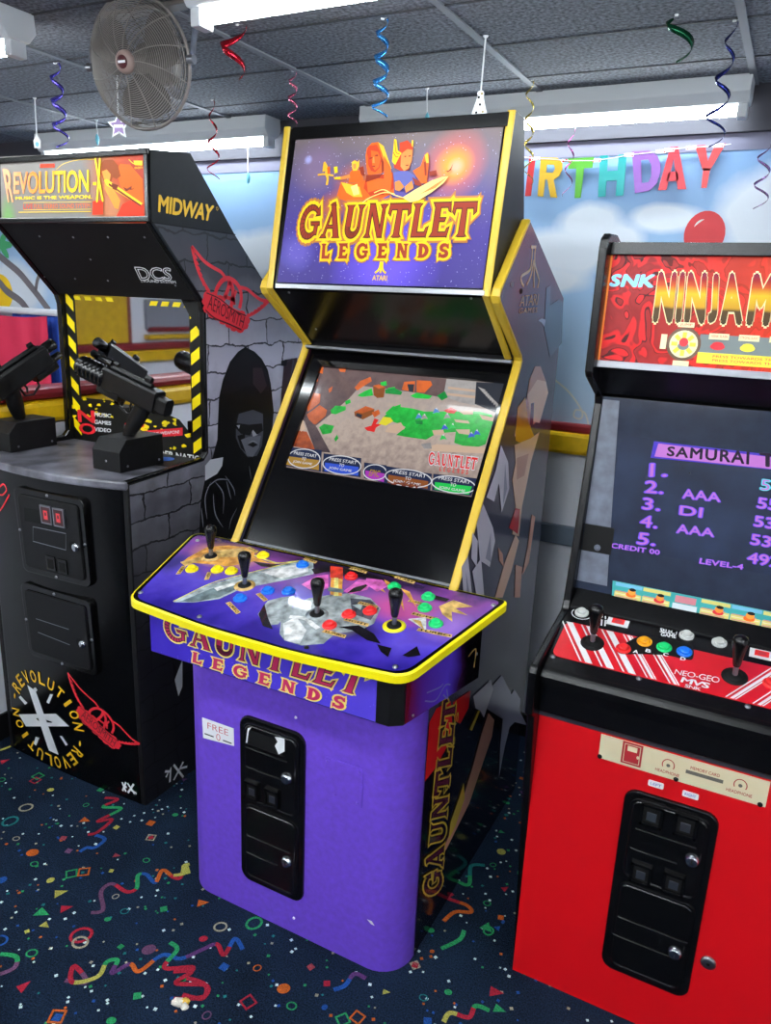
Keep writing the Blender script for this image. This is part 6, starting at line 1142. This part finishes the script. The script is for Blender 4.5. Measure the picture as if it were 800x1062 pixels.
for e in (e0, e1):
    q = MB(); q.tube([e+V3((0,0,-.004)), e, V3((FC.x+(e.x-FC.x)*1.02, FC.y+(e.y-FC.y)+.012, (e.z+top_z)/2)), V3((FC.x+(e.x-FC.x)*.9, FC.y+.03, top_z-.004))], .0065, 'frame_grey', 8); q.lathe([(.010,-.008),(.010,.008)], e, fx, 'steel', 12); q.build('yoke_arm', fan)
b = MB(); b.box(FC.x-FR, FC.x+FR, FC.y+.012, FC.y+.05, ZC-.010, ZC, 'fan_grey'); b.build('mounting_plate', fan, bevel=.002)
b = MB(); b.tube([FC+fx*.0+fn*(-.08)+V3((0,0,0)), FC+V3((0.03,.09,.06)), V3((FC.x+.03, FC.y+.05, ZC-.006))], .012, 'fan_grey', 8); b.build('drop_stem', fan)

# ================================================================== foil spirals, tags, banner
def foil(n, c): mat('foil_'+n, c, .22, .75)
for n, c in dict(purple_blue=(96,84,190), red=(214,36,56), pink=(226,120,150), sky=(70,150,220), gold=(214,186,90), green=(14,80,50), navy=(30,40,110), magenta=(170,60,130), violet=(130,90,150)).items(): foil(n, c)
def streamer(label, px_top, px_bot, turns, r0, r1, w, mt, Y=None, swing=0.0, zt=None):
    "curled foil ribbon hung by a thread from the ceiling"
    top = hit(*px_top, 2, ZC-.002) if Y is None else hit(*px_top, 1, Y)
    bot = hit(*px_bot, 1, top.y); 
    t = empty('foil_streamer', (top.x, top.y, min(top.z, bot.z)), label, 'streamer', 'foil streamers hanging from the ceiling')
    q = MB(); n = max(24, int(turns*18)); V = []
    nrm = []
    for i in range(n+1):
        s = i/n; a = s*turns*2*math.pi+swing; r = r0+(r1-r0)*s; c = top.lerp(bot, s); d = V3((math.cos(a), math.sin(a), 0)); ww = w*(.35+.65*math.sin(math.pi*min(1, s*1.05+.02)))
        p = c+d*r; tilt = (V3((0,0,1))*.9+d*.35).normalized(); V += [p+tilt*ww/2, p-tilt*ww/2, p-tilt*ww/2+d*.0008, p+tilt*ww/2+d*.0008]
    fs = []
    for i in range(n):
        a = i*4
        for k in range(4): fs.append((a+k, a+(k+1) % 4, a+4+(k+1) % 4, a+4+k))
    fs += [(3,2,1,0), (n*4,n*4+1,n*4+2,n*4+3)]
    q.mesh(V, fs, 'foil_'+mt, True); q.build('ribbon', t)
    q = MB(); q.tube([(top.x, top.y, ZC-.001), V[0]], .0008, 'white_print', 5); q.lathe([(.005,0),(.004,.003)], (top.x, top.y, ZC), (0,0,-1), 'white_print', 8); q.build('thread', t)
streamer('purple-blue foil spiral left of the fan, above the gun machine', (57,66), (64,152), 3.5, .014, .022, .015, 'purple_blue')
streamer('big red foil curl beside the fan on its right', (246,26), (238,78), 1.15, .022, .036, .020, 'red', swing=.6)
streamer('small red foil spiral in front of the back strip light', (220,104), (222,186), 3, .007, .024, .010, 'red')
streamer('pink foil spiral touching the left top corner of the purple machine', (304,74), (303,130), 3.2, .010, .014, .010, 'pink')
streamer('sky blue foil spiral above the purple machine', (397,20), (394,122), 4, .012, .020, .015, 'sky')
streamer('gold foil spiral at the right top corner of the purple machine', (550,84), (548,192), 4.2, .010, .014, .009, 'gold')
streamer('dark green foil curl near the top edge, right of the long light', (702,16), (706,60), 1.0, .020, .030, .016, 'green', swing=2.0)
streamer('navy blue foil spiral dangling before the banner letter Y', (762,22), (738,150), 3.3, .008, .026, .011, 'navy')
streamer('thin pink foil spiral in front of the green banner letter', (594,134), (588,204), 2.6, .008, .014, .006, 'magenta', Y=2.525)
streamer('violet foil spiral at the right edge beside the banner', (794,150), (788,216), 2.4, .014, .02, .008, 'violet', Y=2.40)
mat('dot_gold', (170,150,90), .4); mat('tag_purple', (110,70,140), .4); mat('tag_aqua', (110,190,210), .4)
def hang(name, label, px_top, px_bot, cat, maker, Y=None):
    top = hit(*px_top, 2, ZC-.002) if Y is None else hit(*px_top, 1, Y); bot = hit(*px_bot, 1, top.y)
    t = empty(name, (top.x, top.y, bot.z), label, cat, 'card ornaments hung from the ceiling')
    q = MB(); q.tube([(top.x, top.y, ZC-.001), bot], .0022, 'white_print', 6); q.lathe([(.007,0),(.005,.004)], (top.x, top.y, ZC), (0,0,-1), 'white_print', 8); q.build('cord', t)
    maker(t, bot); return t
FD = V3((.30, -.954, 0)); FU = V3((.954, .30, 0))      # cards hang turned towards the room
def card(bot, pts, th=.002):
    S = Surf(bot, FU, (0,0,1)); return S
def star(t, p):
    S = Surf(p+V3((0,0,-.035)), FU, (0,0,1)); pts = lambda R, r: [((R if i % 2 == 0 else r)*math.sin(i*math.pi/5), (R if i % 2 == 0 else r)*math.cos(i*math.pi/5)) for i in range(10)]
    q = MB(); q.slab(S, pts(.036,.018), 'white_print', -.001, .001); c = q.build('star_card', t); q = MB(); q.slab(S, pts(.026,.013), 'tag_purple', .001, .0016); q.slab(S, rectq(-.015,-.004,.015,.004), 'white_print', .0016, .002); q.build('star_print', c)
def cone(t, p):
    S = Surf(p+V3((0,0,-.075)), FU, (0,0,1)); q = MB(); q.slab(S, [(-.026,-.0), (.026,.0), (.006,.066), (-.006,.066)], 'white_print', -.001, .001); q.slab(S, ell(0,.068,.009,.008,10), 'white_print', -.001, .001); c = q.build('hat_card', t)
    q = MB()
    for u, v in ((-.014,.01),(.0,.008),(.014,.012),(-.008,.026),(.008,.028),(0,.044),(-.004,.06),(.003,.068)): q.poly(S, ell(u, v, .003, .003, 8), 'dull_black' if u < .003 else 'dot_gold', .0014)
    q.build('hat_dots', c)
def tag_(t, p):
    S = Surf(p+V3((0,0,-.03)), FU, (0,0,1)); q = MB(); q.slab(S, [(-.012,-.012), (.012,-.012), (.014,.012), (0,.032), (-.014,.012)], 'white_print', -.001, .001); c = q.build('tag_card', t); q = MB(); q.slab(S, ell(0,.0,.007,.008,10), 'tag_aqua', .001, .0014); q.build('tag_print', c)
def drop(t, p):
    q = MB(); q.lathe([(.001,.026),(.006,.016),(.008,.004),(.005,-.010),(.001,-.016)], p, (0,0,1), 'tag_aqua', 12); q.build('bead', t)
hang('star_ornament', 'white and purple star card hung below the fan', (121,62), (122.5,117), 'ornament', star)
hang('party_hat_ornament', 'spotted party hat card hung above the purple machine', (504,38), (499,94), 'ornament', cone)
hang('tag_ornament', 'white tag hung at upper left above the gun machine sign', (36,102), (38,140), 'ornament', tag_)
hang('bead_ornament', 'small aqua bead on a white cord left of the purple machine', (257,157), (257.5,186), 'ornament', drop, 2.52)
hang('cord_ornament', 'short white cord with bead behind the gun machine head, beside the star', (100,125), (101,146), 'ornament', drop)
hang('cord_ornament', 'white cord with bead dropping behind the purple machine top', (443,92), (443,126), 'ornament', drop)
# birthday banner
def foil_card(n, c): mat('letter_'+n, [v*.74 for v in c], .34, .3)
for n, c in dict(crimson=(226,44,50), amber=(240,190,20), lime=(98,196,50), teal=(10,176,176), violet=(150,90,190), scarlet=(222,40,58), coral=(228,56,60)).items(): foil_card(n, c)
BAN = Surf((0, YB-.026, 0), (1,0,0), (0,0,1))
ban = empty('birthday_banner', (*hit(650,180,1,YB-.026)[:2], hit(650,205,1,YB-.026).z), 'string banner of coloured foil capitals spelling birthday on the sky wall', 'banner')
SANS = {'I': [[(.1,0),(.9,0),(.9,1),(.1,1)]], 'R': [[(0,0),(.3,0),(.3,1),(0,1)], [(.3,1),(.7,1),(.95,.88),(1,.72),(.92,.55),(.68,.44),(.3,.44),(.3,.62),(.6,.62),(.68,.72),(.6,.82),(.3,.82)], [(.38,.46),(.68,.46),(1.02,0),(.68,0)]],
 'T': [[(0,.74),(1,.74),(1,1),(0,1)], [(.34,0),(.66,0),(.66,.74),(.34,.74)]], 'H': [[(0,0),(.3,0),(.3,1),(0,1)], [(.7,0),(1,0),(1,1),(.7,1)], [(.3,.38),(.7,.38),(.7,.62),(.3,.62)]],
 'D': [[(0,0),(.3,0),(.3,1),(0,1)], [(.3,1),(.6,1),(.88,.85),(1,.6),(1,.4),(.88,.15),(.6,0),(.3,0),(.3,.22),(.55,.22),(.66,.36),(.66,.64),(.55,.78),(.3,.78)]], 'A': [[(.34,1),(.66,1),(1,0),(.7,0),(.5,.72),(.3,0),(0,0)], [(.28,.2),(.72,.2),(.66,.42),(.34,.42)]], 'Y': [[(.35,0),(.65,0),(.65,.46),(.35,.46)], [(.0,1),(.34,1),(.5,.62),(.66,1),(1,1),(.65,.40),(.35,.40)]], 'B': [[(0,0),(.3,0),(.3,1),(0,1)], [(.3,1),(.7,1),(.92,.86),(.92,.66),(.78,.52),(1,.36),(.98,.14),(.75,0),(.3,0),(.3,.2),(.6,.2),(.66,.32),(.58,.42),(.3,.42),(.3,.6),(.55,.6),(.62,.7),(.55,.8),(.3,.8)]]}
def bx_(*pp): return P(BAN, [(500+x/2.667, 80+y/2.667) for x, y in pp])
for ch, c, q in (('I','crimson',((118,330),(138,329),(152,220),(130,220))), ('R','amber',((155,330),(208,334),(230,224),(164,222))), ('T','lime',((240,336),(292,334),(312,222),(240,226))), ('H','teal',((322,332),(392,328),(402,214),(328,218))), ('D','violet',((424,322),(492,310),(498,202),(416,206))), ('A','scarlet',((488,313),(566,310),(568,190),(498,196))), ('Y','coral',((590,308),(640,306),(676,184),(590,190)))):
    Q = bx_(*q); b = MB(); k = random.uniform(-.002,.002)
    for p in SANS[ch]: b.slab(BAN, [bil(Q, *uv) for uv in p], 'letter_'+c, .0+k, .004+k)
    o_ = b.build('letter_card', ban); o_['label'] = c+' foil letter '+ch
b = MB(); path = [(118,222),(150,226),(200,228),(240,232),(312,232),(360,225),(410,216),(450,212),(500,206),(530,200),(580,196),(640,192),(690,186)]
pp = [BAN.pt(*p, .006) for p in bx_(*path)]; b.tube(pp, .0012, 'white_print', 5); st_ = b.build('banner_string', ban)
for i in range(9):
    x = (150, 234, 236, 318, 408, 496, 520, 580, 655)[i]; j = [k for k in range(len(path)-1) if path[k][0] <= x <= path[k+1][0]][0]; t = (x-path[j][0])/(path[j+1][0]-path[j][0]); y = path[j][1]+(path[j+1][1]-path[j][1])*t
    (u, v), = bx_((x, y)); b = MB(); b.slab(BAN, rectq(u-.014, v-.005, u+.014, v+.005), 'white_print', .004, .0055); sl_ = b.build('spotted_link', ban); b = MB()
    for k in range(3): b.poly(BAN, ell(u-.010+k*.010, v+(.002 if k % 2 else -.002), .0025, .0025, 8), 'red_print', .0058)
    b.build('link_dots', sl_)
# ================================================================== curtains hung before the back wall, far left
mat('curtain_red', (214,40,78), .6); mat('curtain_blue', (40,90,200), .6)
rl = MB(); rl.tube([(-4.6, 2.52, 1.478), (-2.95, 2.52, 1.478)], .016, 'white_trim', 12); railo = tag(rl.build('curtain_rail'), 'white curtain rail on the painted wall at far left', 'curtain rail')
for x in (-4.4, -3.7, -3.02):
    q = MB(); q.box(x-.012, x+.012, 2.52, YB, 1.466, 1.49, 'white_trim'); q.build('rail_bracket', railo)
def curtain(name, label, x0, x1, y, z0, m, zt0, zt1):
    q = MB(); n = 60; rows = []
    for k in range(5):
        row = []
        for i in range(n+1):
            s = i/n; x = x0+(x1-x0)*s; amp = .010+.010*k/4; zt = zt0+(zt1-zt0)*s; z = zt+(z0-zt)*k/4-(.012*abs(math.sin(s*math.pi*3)) if k == 0 else 0)
            row.append(V3((x, y+amp*math.sin(s*22+.6*math.sin(s*9))+.006*math.sin(s*57), z)))
        rows.append(row)
    vs = [p for r in rows for p in r]+[p+V3((0,.003,0)) for r in rows for p in r]; N_ = 5*(n+1); fs = []
    for k in range(4):
        for i in range(n): a = k*(n+1)+i; fs += [(a, a+n+1, a+n+2, a+1), (N_+a, N_+a+1, N_+a+n+2, N_+a+n+1)]
    q.mesh(vs, fs, m, True); return tag(q.build(name), label, 'curtain')
curtain('play_curtain', 'red cloth curtain hung from the white rail at far left', -4.4, -3.06, 2.48, .60, 'curtain_red', 1.466, 1.462)
curtain('play_curtain', 'blue cloth curtain showing right of the red one at far left', -3.40, -2.97, 2.560, .60, 'curtain_blue', 1.468, 1.47)
# ================================================================== opposite wall, mirrored in the gun machine's glass
VM = 2*GY
def opp(x, y): p = hit(x, y, 0, XL); return (VM-p.y, p.z)
def opbox(name, pa, pb, d, m):
    (ya, za), (yb, zb) = opp(*pa), opp(*pb); return pad(name, (XL, XL+d, min(ya,yb), max(ya,yb), min(za,zb), max(za,zb)), m, None, .01)
opbox('trim_6', (62,364), (132,290), .03, 'pad_red'); opbox('trim_7', (62,358), (127,294), .045, 'pad_yellow')
z1, z0, z2 = opp(100,357)[1], opp(100,365)[1], opp(100,378)[1]
pad('trim_8', (XL, XL+.05, YF, YB, z0, z1), 'pad_red'); pad('trim_9', (XL, XL+.06, YF, YB, z2, z0-.004), 'pad_yellow')
opbox('trim_10', (150,342), (222,312), .03, 'grey_wall'); opbox('trim_11', (152,344), (222,338), .06, 'pad_red'); opbox('trim_12', (149,352), (222,345), .07, 'pad_yellow')
# ================================================================== litter
mat('scrap_white', (226,222,206), .7); mat('scrap_yellow', (226,184,70), .7)
p = hit(185, 1041, 2, 0); scp = empty('paper_scrap', (p.x, p.y, 0), 'small crumpled white and yellow paper scrap on the carpet before the purple machine', 'litter')
for k, (m_, dx, dy, sz) in enumerate((('scrap_white', 0, 0, .016), ('scrap_yellow', .012, .010, .012), ('scrap_white', .020, -.002, .011))):
    q = MB(); n = 9; rg = []
    for h_, r_ in ((.0007,.7), (.004,1.0), (.007,.75), (.009,.2)):
        rg.append([(p.x+dx+sz*r_*(.7+.5*random.random())*math.cos(2*math.pi*i/n), p.y+dy+sz*r_*(.6+.5*random.random())*math.sin(2*math.pi*i/n), h_+(random.random()*.003 if h_ > .002 else 0)) for i in range(n)])
    q.loft(rg, m_); q.build('crumple', scp)
